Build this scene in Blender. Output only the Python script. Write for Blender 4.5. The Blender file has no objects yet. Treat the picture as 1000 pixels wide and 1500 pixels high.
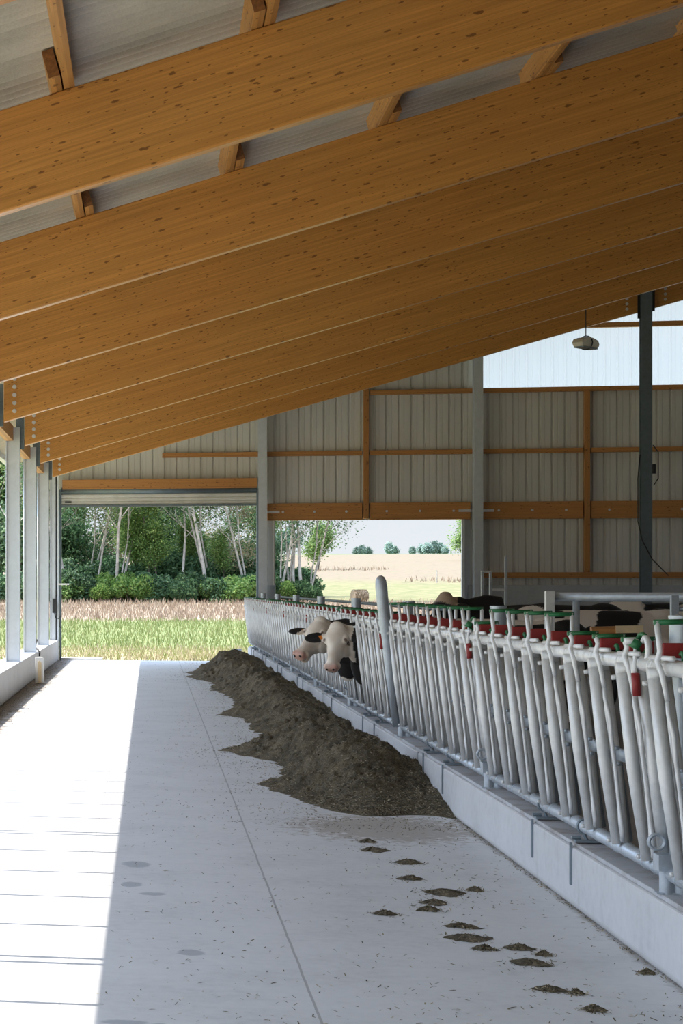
import bpy, math, random
from mathutils import Vector, Matrix, noise
V = Vector
scene = bpy.context.scene
COL = scene.collection
random.seed(7)
R = random.random
def U(a, b): return random.uniform(a, b)

# ------------------------------------------------------------------ helpers
class MB:
    """collects polygons, builds one mesh object"""
    def __init__(s): s.v = []; s.f = []; s.m = []; s.cur = 0
    def add(s, vs, fs):
        o = len(s.v); s.v += [tuple(x) for x in vs]
        for f in fs: s.f.append(tuple(i + o for i in f)); s.m.append(s.cur)
    def box(s, x0, x1, y0, y1, z0, z1):
        s.add([(x0,y0,z0),(x1,y0,z0),(x1,y1,z0),(x0,y1,z0),(x0,y0,z1),(x1,y0,z1),(x1,y1,z1),(x0,y1,z1)],
              [(0,3,2,1),(4,5,6,7),(0,1,5,4),(1,2,6,5),(2,3,7,6),(3,0,4,7)])
    def prism(s, poly, axis, a, b):
        """poly: 2D points; extruded along axis 'x','y','z' from a to b"""
        n = len(poly)
        def mk(p, t):
            if axis == 'y': return (p[0], t, p[1])
            if axis == 'x': return (t, p[0], p[1])
            return (p[0], p[1], t)
        vs = [mk(p, a) for p in poly] + [mk(p, b) for p in poly]
        fs = [tuple(range(n)), tuple(range(2*n-1, n-1, -1))]
        for i in range(n):
            j = (i+1) % n; fs.append((i, i+n, j+n, j))
        s.add(vs, fs)
    def tube(s, pts, r, n=10, cap=True, flat=None):
        pts = [V(p) for p in pts]
        rs = r if isinstance(r, (list, tuple)) else [r]*len(pts)
        base = len(s.v); up = None
        for i, p in enumerate(pts):
            if i == 0: t = pts[1]-pts[0]
            elif i == len(pts)-1: t = pts[-1]-pts[-2]
            else: t = (pts[i+1]-pts[i]).normalized() + (pts[i]-pts[i-1]).normalized()
            if t.length < 1e-9: t = V((0,0,1))
            t.normalize()
            if up is None:
                up = V((0,0,1)) if abs(t.z) < .9 else V((1,0,0))
            a = t.cross(up)
            if a.length < 1e-6: a = t.cross(V((0,1,0)))
            a.normalize(); b = a.cross(t).normalized(); up = b
            for k in range(n):
                q = 2*math.pi*k/n
                s.v.append(tuple(p + a*math.cos(q)*rs[i] + b*math.sin(q)*rs[i]*(flat or 1)))
        for i in range(len(pts)-1):
            for k in range(n):
                k2 = (k+1) % n
                s.f.append((base+i*n+k, base+i*n+k2, base+(i+1)*n+k2, base+(i+1)*n+k)); s.m.append(s.cur)
        if cap:
            s.f.append(tuple(base+k for k in range(n-1, -1, -1))); s.m.append(s.cur)
            o = base+(len(pts)-1)*n
            s.f.append(tuple(o+k for k in range(n))); s.m.append(s.cur)
    def obar(s, p0, p1, w, h, side=V((0,1,0))):
        """rectangular bar p0-p1, width w along 'side', thickness h along the third axis"""
        p0, p1 = V(p0), V(p1); t = (p1-p0).normalized()
        a = (side - t*side.dot(t)).normalized(); b = t.cross(a)
        vs = []
        for p in (p0, p1):
            for i, j in ((-1,-1),(1,-1),(1,1),(-1,1)): vs.append(p + a*i*w/2 + b*j*h/2)
        s.add(vs, [(0,3,2,1),(4,5,6,7),(0,1,5,4),(1,2,6,5),(2,3,7,6),(3,0,4,7)])
    def ring(s, c, axis, R0, r0, n=16, m=6, a0=0, a1=2*math.pi):
        c = V(c); ax = V(axis).normalized()
        u = ax.orthogonal().normalized(); w = ax.cross(u)
        full = abs(a1-a0-2*math.pi) < 1e-6
        pts = [c + (u*math.cos(a0+(a1-a0)*i/n) + w*math.sin(a0+(a1-a0)*i/n))*R0 for i in range(n+1)]
        s.tube(pts, r0, m, cap=not full)
    def build(s, name, mat=None, parent=None, smooth=False, origin=None):
        me = bpy.data.meshes.new(name)
        vs = s.v
        if origin is not None:
            o = V(origin); vs = [tuple(V(p)-o) for p in s.v]
        me.from_pydata(vs, [], s.f)
        mats = mat if isinstance(mat, (list, tuple)) else [mat]
        for m in mats:
            if m: me.materials.append(m)
        if len(mats) > 1: me.polygons.foreach_set('material_index', s.m)
        if smooth: me.polygons.foreach_set('use_smooth', [True]*len(me.polygons))
        me.update()
        ob = bpy.data.objects.new(name, me); COL.objects.link(ob)
        if origin is not None: ob.location = origin
        if parent: ob.parent = parent
        return ob

def sharp(o, ang=35):
    me = o.data
    me.polygons.foreach_set('use_smooth', [True]*len(me.polygons))
    try: me.set_sharp_from_angle(angle=math.radians(ang))
    except Exception: pass
    return o
def bevel(o, w, seg=2):
    m = o.modifiers.new('bevel', 'BEVEL'); m.width = w; m.segments = seg; m.limit_method = 'ANGLE'; m.angle_limit = math.radians(40)
    return o
def tag(o, label=None, cat=None, group=None, kind=None):
    if label: o['label'] = label
    if cat: o['category'] = cat
    if group: o['group'] = group
    if kind: o['kind'] = kind
    return o
def struct(o, label=None):
    o['kind'] = 'structure'
    if label: o['label'] = label
    return o
def empty(name, loc, label, cat, group=None, rz=0):
    o = bpy.data.objects.new(name, None); COL.objects.link(o); o.location = loc; o.rotation_euler = (0,0,rz)
    o.empty_display_size = .2
    return tag(o, label, cat, group)
def kids(o, allo): return [c for c in allo if c.parent == o]
def copy_tree(root, loc, label=None, rz=None, sc=None, group=None):
    allo = [o for o in COL.objects]
    def rec(o, par):
        c = o.copy(); COL.objects.link(c)
        if par: c.parent = par
        for ch in kids(o, allo): rec(ch, c)
        return c
    r = rec(root, None); r.location = loc
    if rz is not None: r.rotation_euler = (0,0,rz)
    if sc: r.scale = (sc,sc,sc) if not isinstance(sc, tuple) else sc
    if label: r['label'] = label
    if group: r['group'] = group
    return r

# ------------------------------------------------------------------ materials
def newmat(name):
    m = bpy.data.materials.new(name); m.use_nodes = True
    nt = m.node_tree; bs = nt.nodes['Principled BSDF']
    return m, nt, bs
def nd(nt, typ, **kw):
    n = nt.nodes.new(typ)
    for k, v in kw.items():
        if k.startswith('_'): setattr(n, k[1:], v)
        else: n.inputs[k.replace('_', ' ')].default_value = v
    return n
def lk(nt, a, b): nt.links.new(a, b)
def coords(nt, sc=(1,1,1), kind='Object'):
    tc = nd(nt, 'ShaderNodeTexCoord'); mp = nd(nt, 'ShaderNodeMapping'); mp.inputs['Scale'].default_value = sc
    lk(nt, tc.outputs[kind], mp.inputs['Vector']); return mp.outputs[0]
def noisen(nt, vec, scale, detail=4, rough=.55):
    n = nd(nt, 'ShaderNodeTexNoise'); n.inputs['Scale'].default_value = scale
    n.inputs['Detail'].default_value = detail; n.inputs['Roughness'].default_value = rough
    if vec: lk(nt, vec, n.inputs['Vector'])
    return n.outputs['Fac']
def ramp(nt, fac, stops, interp='LINEAR'):
    r = nd(nt, 'ShaderNodeValToRGB'); r.color_ramp.interpolation = interp
    e = r.color_ramp.elements
    while len(e) < len(stops): e.new(.5)
    for i, (p, c) in enumerate(stops):
        e[i].position = p; e[i].color = (*c, 1) if len(c) == 3 else c
    lk(nt, fac, r.inputs[0]); return r.outputs[0]
def mix(nt, fac, a, b, mode='MIX'):
    m = nd(nt, 'ShaderNodeMix', _data_type='RGBA', _blend_type=mode)
    for sock, v in ((m.inputs[0], fac), (m.inputs[6], a), (m.inputs[7], b)):
        if hasattr(v, 'is_output'): lk(nt, v, sock)
        elif isinstance(v, (int, float)): sock.default_value = v
        else: sock.default_value = (*v, 1)
    return m.outputs[2]
def mth(nt, op, a, b=None, c=None, clamp=False):
    m = nd(nt, 'ShaderNodeMath', _operation=op, _use_clamp=clamp)
    for i, v in enumerate((a, b, c)):
        if v is None: continue
        if hasattr(v, 'is_output'): lk(nt, v, m.inputs[i])
        else: m.inputs[i].default_value = v
    return m.outputs[0]
def bump(nt, bs, h, strength=.3, dist=.02):
    b = nd(nt, 'ShaderNodeBump'); b.inputs['Strength'].default_value = strength; b.inputs['Distance'].default_value = dist
    lk(nt, h, b.inputs['Height']); lk(nt, b.outputs[0], bs.inputs['Normal'])
def simple(name, col, rough=.6, metal=0, var=.12, scale=6, bmp=0):
    m, nt, bs = newmat(name)
    v = coords(nt); n = noisen(nt, v, scale, 5)
    c = ramp(nt, n, [(.3, tuple(x*(1-var) for x in col)), (.7, tuple(min(1, x*(1+var)) for x in col))])
    lk(nt, c, bs.inputs['Base Color']); bs.inputs['Roughness'].default_value = rough; bs.inputs['Metallic'].default_value = metal
    if bmp: bump(nt, bs, n, bmp, .01)
    return m

def wood(name, base, dark, along='x', lam=.04, rough=.42, knots=True):
    """spruce; 'along' the grain axis of the object's own coordinates; horizontal lamellas of height lam"""
    m, nt, bs = newmat(name)
    tc = nd(nt, 'ShaderNodeTexCoord'); oi = nd(nt, 'ShaderNodeObjectInfo')
    sep = nd(nt, 'ShaderNodeSeparateXYZ'); lk(nt, tc.outputs['Object'], sep.inputs[0])
    L, W, H = {'x': (0,1,2), 'y': (1,0,2), 'z': (2,0,1)}[along]
    o = sep.outputs; rnd = mth(nt, 'MULTIPLY', oi.outputs['Random'], 37.0)
    l = mth(nt, 'ADD', o[L], rnd)
    hh = mth(nt, 'ADD', o[H], mth(nt, 'MULTIPLY', o[W], .35))
    row = mth(nt, 'FLOOR', mth(nt, 'DIVIDE', hh, lam))
    shift = mth(nt, 'MULTIPLY', mth(nt, 'FRACT', mth(nt, 'MULTIPLY', row, .6180)), 9.0)
    def vec(a, b, c):
        cb = nd(nt, 'ShaderNodeCombineXYZ')
        for i, q in enumerate((a, b, c)):
            if hasattr(q, 'is_output'): lk(nt, q, cb.inputs[i])
            else: cb.inputs[i].default_value = q
        return cb.outputs[0]
    ls = mth(nt, 'ADD', l, shift)
    # board-to-board tone
    bn = nd(nt, 'ShaderNodeTexWhiteNoise', _noise_dimensions='2D')
    lk(nt, vec(mth(nt, 'FLOOR', mth(nt, 'DIVIDE', ls, 2.7)), row, 0), bn.inputs['Vector'])
    grain = noisen(nt, vec(mth(nt, 'MULTIPLY', ls, 1.2), mth(nt, 'MULTIPLY', o[W], 22), mth(nt, 'MULTIPLY', hh, 55)), 1.0, 5, .6)
    c0 = ramp(nt, grain, [(.28, tuple(x*.62 for x in base)), (.72, tuple(min(1, x*1.2) for x in base))])
    c1 = mix(nt, mth(nt, 'MULTIPLY', bn.outputs['Value'], .34), c0, tuple(x*.55 for x in base))
    broad = noisen(nt, vec(mth(nt, 'MULTIPLY', l, .5), 0, mth(nt, 'MULTIPLY', hh, 2.0)), 1.0, 3)
    c1 = mix(nt, mth(nt, 'MULTIPLY', broad, .55), c1, (base[0]*.8, base[1]*.62, base[2]*.45))
    if knots:
        fac = None
        for (sl, sh, sz, seed) in ((4.6, 17.0, .17, 0.0), (2.1, 8.0, .10, 5.3), (9.0, 30.0, .17, 2.7)):
            vo = nd(nt, 'ShaderNodeTexVoronoi', _voronoi_dimensions='2D'); vo.inputs['Scale'].default_value = 1.0
            wob = noisen(nt, vec(mth(nt, 'MULTIPLY', l, 12), 0, mth(nt, 'MULTIPLY', hh, 22)), 1.0, 3)
            lk(nt, vec(mth(nt, 'ADD', mth(nt, 'MULTIPLY', l, sl), seed), mth(nt, 'MULTIPLY', hh, sh), 0), vo.inputs['Vector'])
            d = mth(nt, 'ADD', vo.outputs['Distance'], mth(nt, 'MULTIPLY', mth(nt, 'SUBTRACT', wob, .5), .42))
            wn = nd(nt, 'ShaderNodeSeparateColor'); lk(nt, vo.outputs['Color'], wn.inputs[0])
            big = mth(nt, 'MULTIPLY', wn.outputs[0], sz)
            keep = mth(nt, 'GREATER_THAN', wn.outputs[1], .6)
            core = mth(nt, 'MULTIPLY', mth(nt, 'SUBTRACT', 1.0, mth(nt, 'DIVIDE', d, big), clamp=True), 2.6, clamp=True)
            k = mth(nt, 'MULTIPLY', core, keep)
            fac = k if fac is None else mth(nt, 'MAXIMUM', fac, k)
        c1 = mix(nt, mth(nt, 'MULTIPLY', fac, .78), c1, dark)
    line = mth(nt, 'LESS_THAN', mth(nt, 'FRACT', mth(nt, 'DIVIDE', hh, lam)), .035)
    c1 = mix(nt, mth(nt, 'MULTIPLY', line, .35), c1, dark)
    lk(nt, c1, bs.inputs['Base Color']); bs.inputs['Roughness'].default_value = rough
    bump(nt, bs, grain, .12, .004)
    return m

WOODC = (.66, .325, .085); DARKK = (.13, .045, .014)
M = {}
M['glulam'] = wood('glulam', WOODC, DARKK, 'x', .042, .30)
M['wood_y'] = wood('timber_y', (.62,.33,.105), DARKK, 'y', .5, .5)
M['wood_x'] = wood('timber_x', (.56,.27,.08), DARKK, 'x', .5, .5)
M['wood_z'] = wood('timber_z', (.50,.24,.07), DARKK, 'z', .5, .5)
M['wood_end'] = simple('wood_end_grain', (.22,.09,.025), .8, 0, .35, 30)

def galv(name, col, metal=.35, rough=.45, var=.16, dirt=.25):
    m, nt, bs = newmat(name)
    v = coords(nt); a = noisen(nt, v, 9, 6, .65); b = noisen(nt, v, 42, 3)
    s = mth(nt, 'ADD', mth(nt, 'MULTIPLY', a, .7), mth(nt, 'MULTIPLY', b, .3))
    c = ramp(nt, s, [(.33, tuple(x*(1-var) for x in col)), (.62, tuple(min(1, x*(1+var*.6)) for x in col))])
    v2 = coords(nt, (3,3,1.2)); dn = noisen(nt, v2, 2.4, 4)
    f = mth(nt, 'MULTIPLY', mth(nt, 'SUBTRACT', dn, .62, clamp=True), 4*dirt, clamp=True)
    c = mix(nt, f, c, (.30,.22,.13))
    lk(nt, c, bs.inputs['Base Color']); bs.inputs['Metallic'].default_value = metal
    lk(nt, mth(nt, 'ADD', mth(nt, 'MULTIPLY', b, .2), rough-.1), bs.inputs['Roughness'])
    return m
M['galv'] = galv('galvanised_white', (.74,.74,.73), .25, .42, .14, .5)
M['galv2'] = galv('galvanised_blue', (.50,.55,.60), .45, .42)
M['galv_shade'] = galv('galvanised_shaded', (.33,.37,.41), .45, .45)  # darker zinc colour imitating shade on the rear fence tubes
M['steel'] = galv('galvanised_column', (.56,.59,.62), .3, .5, .08, .05)
M['steel_dark'] = galv('steel_dark', (.16,.20,.22), .5, .45, .15, .0)
M['arm'] = simple('zinc_arm', (.74,.74,.74), .4, .2, .08, 20)
M['green'] = simple('green_plastic', (.02,.16,.055), .4, 0, .2, 8)
M['red'] = simple('red_plastic', (.26,.02,.018), .45, 0, .2, 8)
M['black'] = simple('black_rubber', (.015,.015,.017), .5, 0, .2, 8)
M['strap'] = galv('strap_grey', (.26,.31,.35), .4, .45, .1, .1)
M['yellow'] = simple('yellow_orange_tag', (.75,.30,.03), .5, 0, .1, 8)
M['orange'] = simple('orange_tag', (.75,.22,.03), .5, 0, .1, 8)
M['bolt'] = simple('bolt_zinc', (.72,.72,.74), .3, .6, .05, 8)
M['pvc'] = simple('pvc_white', (.72,.70,.66), .4, 0, .05, 8)
M['lampbody'] = simple('lamp_cream', (.66,.62,.52), .4, 0, .08, 8)
M['lampcover'] = simple('lamp_grey_cover', (.25,.30,.33), .25, .2, .1, 8)
M['cream'] = simple('cream_board', (.72,.56,.33), .6, 0, .1, 12)

def concrete(name, col, kind='wall'):
    m, nt, bs = newmat(name)
    v = coords(nt)
    a = noisen(nt, v, 1.3, 7, .6); b = noisen(nt, v, 14, 6, .6); fine = noisen(nt, v, 120, 3)
    s = mth(nt, 'ADD', mth(nt, 'MULTIPLY', a, .5), mth(nt, 'ADD', mth(nt, 'MULTIPLY', b, .35), mth(nt, 'MULTIPLY', fine, .15)))
    c = ramp(nt, s, [(.3, tuple(x*.80 for x in col)), (.5, col), (.7, tuple(min(1, x*1.1) for x in col))])
    sep = nd(nt, 'ShaderNodeSeparateXYZ'); tc = nd(nt, 'ShaderNodeTexCoord'); lk(nt, tc.outputs['Object'], sep.inputs[0])
    X, Y, Z = sep.outputs
    if kind == 'wall':
        st = noisen(nt, coords(nt, (1, 26, 2.2)), 1, 4, .6)
        f = mth(nt, 'MULTIPLY', mth(nt, 'SUBTRACT', st, .6, clamp=True), 1.6, clamp=True)
        c = mix(nt, f, c, (.30,.27,.24))
        low = mth(nt, 'MULTIPLY', mth(nt, 'SUBTRACT', .035, Z, clamp=True), 28, clamp=True)
        c = mix(nt, mth(nt, 'MULTIPLY', low, mth(nt, 'MULTIPLY', b, .9)), c, (.12,.09,.06))
    if kind == 'ledge':
        st = noisen(nt, v, 3.2, 5, .65)
        f = mth(nt, 'MULTIPLY', mth(nt, 'SUBTRACT', st, .50, clamp=True), 4, clamp=True)
        c = mix(nt, f, c, (.25,.20,.16))
    if kind == 'floor':
        # sawn control joints, stains, straw dust near the two kerbs
        def joint(coord, at, w, wob=.012):
            off = mth(nt, 'MULTIPLY', mth(nt, 'SUBTRACT', noisen(nt, v, 2.5, 3), .5), wob)
            return mth(nt, 'LESS_THAN', mth(nt, 'ABSOLUTE', mth(nt, 'SUBTRACT', mth(nt, 'ADD', coord, off), at)), w)
        j = joint(X, .70, .006)
        c = mix(nt, mth(nt, 'MULTIPLY', j, .55), c, (.16,.155,.15))
        j2 = joint(X, -.385, .005)
        c = mix(nt, mth(nt, 'MULTIPLY', j2, .25), c, (.25,.24,.22))
        sc1 = noisen(nt, coords(nt, (1.2, 9, 1)), 1.6, 6, .7)
        f = mth(nt, 'MULTIPLY', mth(nt, 'SUBTRACT', sc1, .57, clamp=True), 2.2, clamp=True)
        c = mix(nt, mth(nt, 'MULTIPLY', f, .55), c, (.33,.34,.35))
        def blob(x0, y0, rx, ry, col, k, w=.8):
            dx = mth(nt, 'DIVIDE', mth(nt, 'SUBTRACT', X, x0), rx); dy = mth(nt, 'DIVIDE', mth(nt, 'SUBTRACT', Y, y0), ry)
            d = mth(nt, 'SQRT', mth(nt, 'ADD', mth(nt, 'MULTIPLY', dx, dx), mth(nt, 'MULTIPLY', dy, dy)))
            d = mth(nt, 'ADD', d, mth(nt, 'MULTIPLY', mth(nt, 'SUBTRACT', b, .5), w))
            return mix(nt, mth(nt, 'MULTIPLY', mth(nt, 'MULTIPLY', mth(nt, 'SUBTRACT', 1, d, clamp=True), 4, clamp=True), k), c, col)
        for (px, py, rx, ry) in ((.20,9.98,.075,.10),(-.10,8.33,.11,.055),(-.085,13.1,.10,.16),(-.11,12.2,.07,.13),(.02,11.85,.09,.07),(.04,8.3,.05,.045)):
            c = blob(px, py, rx, ry, (.24,.27,.31), .6)
        # brown dust at the end of the feed heap and along the left kerb
        c = blob(1.75, 15.4, .75, .9, (.22,.17,.11), .55, 2.4)
        dn = noisen(nt, v, 5, 6, .7)
        e = mth(nt, 'ADD', mth(nt, 'MULTIPLY', mth(nt, 'SUBTRACT', -1.72, X), 3.6), mth(nt, 'MULTIPLY', mth(nt, 'SUBTRACT', dn, .5), 3.2), clamp=True)
        c = mix(nt, mth(nt, 'MULTIPLY', e, .9), c, (.11,.062,.026))
        e = mth(nt, 'ADD', mth(nt, 'MULTIPLY', mth(nt, 'SUBTRACT', X, 2.30), 16), mth(nt, 'MULTIPLY', mth(nt, 'SUBTRACT', dn, .55), 3.0), clamp=True)
        c = mix(nt, mth(nt, 'MULTIPLY', e, .7), c, (.15,.12,.09))
    lk(nt, c, bs.inputs['Base Color'])
    bs.inputs['Roughness'].default_value = .75 if kind != 'floor' else .62
    bump(nt, bs, s, .15, .006)
    return m
M['floor'] = concrete('concrete_floor', (.60,.605,.61), 'floor')
M['curb'] = concrete('concrete_kerb', (.60,.60,.61), 'wall')
M['ledge'] = concrete('concrete_ledge', (.50,.51,.53), 'ledge')
M['conc_grey'] = concrete('concrete_grey', (.42,.44,.45), 'plain')
M['barnfloor'] = simple('slurry_floor', (.16,.14,.12), .5, 0, .25, 3)

def clad(name, col, rough=.5):
    m, nt, bs = newmat(name)
    v = coords(nt, (1,1,.15)); n = noisen(nt, v, 2.0, 5)
    c = ramp(nt, n, [(.3, tuple(x*.88 for x in col)), (.7, tuple(min(1, x*1.08) for x in col))])
    lk(nt, c, bs.inputs['Base Color']); bs.inputs['Roughness'].default_value = rough; bs.inputs['Metallic'].default_value = .1
    return m
M['clad'] = clad('cladding', (.62,.61,.57))
def roofmat():
    m, nt, bs = newmat('fibre_cement')
    v = coords(nt); a = noisen(nt, v, 1.2, 5); b = noisen(nt, v, 60, 4, .7)
    s = mth(nt, 'ADD', mth(nt, 'MULTIPLY', a, .65), mth(nt, 'MULTIPLY', b, .35))
    c = ramp(nt, s, [(.32, (.33,.30,.255)), (.68, (.55,.51,.44))])
    lk(nt, c, bs.inputs['Base Color']); bs.inputs['Roughness'].default_value = .9
    bump(nt, bs, b, .12, .003)
    return m
M['roof'] = roofmat()
def translucent():
    m, nt, bs = newmat('translucent_sheet')
    out = nt.nodes['Material Output']
    tr = nd(nt, 'ShaderNodeBsdfTransparent'); tr.inputs[0].default_value = (.93,.95,.97,1)
    tl = nd(nt, 'ShaderNodeBsdfTranslucent'); tl.inputs[0].default_value = (.85,.90,.95,1)
    gl = nd(nt, 'ShaderNodeBsdfGlossy'); gl.inputs['Roughness'].default_value = .15; gl.inputs[0].default_value = (1,1,1,1)
    a = nd(nt, 'ShaderNodeMixShader'); a.inputs[0].default_value = .32
    lk(nt, tr.outputs[0], a.inputs[1]); lk(nt, tl.outputs[0], a.inputs[2])
    b = nd(nt, 'ShaderNodeMixShader'); b.inputs[0].default_value = .05
    lk(nt, a.outputs[0], b.inputs[1]); lk(nt, gl.outputs[0], b.inputs[2])
    lk(nt, b.outputs[0], out.inputs['Surface'])
    return m
M['translucent'] = translucent()

def islandmat(name, stops, rough=.8, trans=0.0, metal=0):
    """colour varies from blade to blade / leaf to leaf"""
    m, nt, bs = newmat(name)
    g = nd(nt, 'ShaderNodeNewGeometry'); oi = nd(nt, 'ShaderNodeObjectInfo')
    f = mth(nt, 'FRACT', mth(nt, 'ADD', g.outputs['Random Per Island'], mth(nt, 'MULTIPLY', oi.outputs['Random'], .0)))
    c = ramp(nt, f, stops)
    hue = nd(nt, 'ShaderNodeHueSaturation'); lk(nt, c, hue.inputs['Color'])
    lk(nt, mth(nt, 'ADD', .75, mth(nt, 'MULTIPLY', oi.outputs['Random'], .5)), hue.inputs['Value'])
    lk(nt, hue.outputs[0], bs.inputs['Base Color']); bs.inputs['Roughness'].default_value = rough
    if trans:
        out = nt.nodes['Material Output']
        tl = nd(nt, 'ShaderNodeBsdfTranslucent'); lk(nt, hue.outputs[0], tl.inputs[0])
        ms = nd(nt, 'ShaderNodeMixShader'); ms.inputs[0].default_value = trans
        lk(nt, bs.outputs[0], ms.inputs[1]); lk(nt, tl.outputs[0], ms.inputs[2]); lk(nt, ms.outputs[0], out.inputs['Surface'])
    return m
M['leaf_dark'] = islandmat('leaf_dark', [(0,(.035,.085,.04)),(.6,(.10,.19,.08)),(1,(.24,.36,.18))], .6, .5)
M['leaf_mid'] = islandmat('leaf_mid', [(0,(.08,.17,.045)),(.6,(.20,.33,.08)),(1,(.38,.48,.17))], .6, .5)
M['leaf_olive'] = islandmat('leaf_olive', [(0,(.09,.14,.05)),(.6,(.20,.27,.11)),(1,(.42,.40,.22))], .7, .5)
M['leaf_dry'] = islandmat('leaf_dry', [(0,(.15,.17,.06)),(.5,(.34,.30,.15)),(1,(.52,.40,.27))], .7, .5)
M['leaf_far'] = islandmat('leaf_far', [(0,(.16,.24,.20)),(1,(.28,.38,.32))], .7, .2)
M['bark_pale'] = simple('bark_pale', (.46,.42,.37), .8, 0, .35, 4)
M['bark_dark'] = simple('bark_dark', (.13,.11,.09), .9, 0, .3, 6)
M['grass_green'] = islandmat('grass_green', [(0,(.15,.20,.05)),(.6,(.25,.29,.10)),(1,(.38,.36,.17))], .8, .35)
M['grass_mixed'] = islandmat('grass_mixed', [(0,(.20,.25,.06)),(.35,(.34,.34,.13)),(.6,(.46,.38,.23)),(1,(.58,.47,.35))], .8, .35)
M['grass_dry'] = islandmat('grass_dry', [(0,(.25,.175,.115)),(.6,(.36,.27,.19)),(1,(.48,.39,.29))], .8, .3)
M['silage_bits'] = islandmat('silage_bits', [(0,(.05,.038,.02)),(.4,(.14,.11,.06)),(.75,(.30,.25,.15)),(1,(.62,.53,.38))], .8)
M['hay'] = islandmat('hay', [(0,(.42,.30,.18)),(1,(.66,.52,.36))], .9)
def silage():
    m, nt, bs = newmat('silage')
    v = coords(nt); a = noisen(nt, v, 4, 6, .7); b = noisen(nt, v, 70, 5, .8)
    s = mth(nt, 'ADD', mth(nt, 'MULTIPLY', a, .4), mth(nt, 'MULTIPLY', b, .6))
    c = ramp(nt, s, [(.36,(.034,.026,.013)),(.5,(.14,.11,.062)),(.62,(.36,.29,.18))])
    lk(nt, c, bs.inputs['Base Color']); bs.inputs['Roughness'].default_value = .85
    bump(nt, bs, b, 1.0, .03)
    return m
M['silage'] = silage()

# ------------------------------------------------------------------ dimensions
H_EYE = 1.81; TH = math.atan(.198)
YW = 49.5                 # gable wall
SL = .273                 # roof slope
ZB0 = 4.86                # underside of rafters at x = 0
def zb(x): return ZB0 + SL*x
RAFTER_Y = [14.65 + 5*i for i in range(-3, 7)]   # -0.35 ... 44.65
RH = .76; PH = .20

# ------------------------------------------------------------------ floor, kerbs
f = MB(); f.box(-2.6, 2.36, -12, YW+.05, -.25, 0)
struct(f.build('floor', M['floor']), 'pale concrete floor of the feed passage with sawn joints')
f = MB(); f.box(2.62, 34, -12, YW, -.2, .2)
struct(f.build('floor_stalls', M['barnfloor']), 'dark floor of the cow area behind the feed fence')
# left kerb
b = MB(); b.box(-2.62, -2.22, -12, YW+.1, 0, .5)
struct(bevel(b.build('wall_left', M['curb']), .012), 'low pale concrete kerb wall under the left columns')
for k in range(5):      # expansion joints as thin dark strips set in the kerb
    pass
# right kerb
b = MB(); b.box(2.35, 2.68, -12, YW+.05, 0, .335)
struct(bevel(b.build('wall_right', M['curb']), .012), 'low concrete feed kerb below the headlock fence')
b = MB(); b.box(2.37, 2.66, -12, YW+.05, .335, .358)
struct(bevel(b.build('trim_1', M['ledge']), .004), 'dirty top of the concrete feed kerb')
b = MB()
for y in (8.55, 18.4, 28.3, 38.2):
    b.box(2.347, 2.353, y-.004, y+.004, 0.0, .34)
struct(b.build('trim_2', M['black']), 'thin dark vertical joints in the feed kerb')
b = MB(); b.box(-2.2, -1.15, YW+.06, YW+.75, -.1, .05)
tag(bevel(b.build('threshold_slab', M['pvc']), .01), 'small pale slab lying just outside the roller door, left side', 'slab')

# ------------------------------------------------------------------ roof
ex0, exr = -3.42, 15.4
def corr(name, xa, xb, za, zb_, y0, y1, mat):
    b = MB(); per = .177; n = int((y1-y0)/per*14); amp = .036
    P = []
    for i in range(n+1):
        y = y0 + (y1-y0)*i/n; w = amp*(.3*math.cos(2*math.pi*y/per) + 1.3*(.6-abs(math.sin(math.pi*y/per))**.6))
        P.append((y, w))
    vs = []; fs = []
    for y, w in P: vs += [(xa, y, za+w), (xb, y, zb_+w)]
    for i in range(n): fs.append((2*i, 2*i+1, 2*i+3, 2*i+2))
    b.add(vs, fs)
    o = b.build(name, mat, smooth=True)
    return o
zr = lambda x: zb(x) + RH + PH + .03
o = corr('ceiling', ex0, exr, zr(ex0), zr(exr), -6, YW+.6, M['roof'])
struct(o, 'grey corrugated fibre cement roof sheets')
b = MB(); b.box(-3.47, -3.35, -6, YW+.6, zr(-3.4)-.13, zr(-3.4)+.03); struct(b.build('trim_gutter', M['steel']), 'grey eaves gutter along the left roof edge')
b = MB()
b.box(exr+.7, 33, -6, YW+.6, 0, .03)
for i, p in enumerate(b.v):
    x, y, z = p; b.v[i] = (x, y, z + zr(exr) - SL*(x-exr-.7))
struct(b.build('ceiling_far_side', M['roof']), 'far slope of the barn roof beyond the ridge')

b = MB(); b.box(33, 33.2, -6, YW+.3, 0, 4.6); struct(b.build('wall_shade_side', M['clad']), 'unseen side wall added to darken the cow area')  # unseen wall, added to keep side light out of the interior
b = MB(); b.prism([(2.7,.2),(33,.2),(33,4.6),(15.5,zr(15.5)-.3),(-2.5,zr(-2.5)-.1),(-2.5,3.9),(2.7,3.9)], 'y', -6.2, -6.0); struct(b.build('wall_shade_front', M['clad']), 'unseen wall behind the camera, added to cut light from the front')  # unseen wall, added and shaped around the door gap to darken the interior
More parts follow.
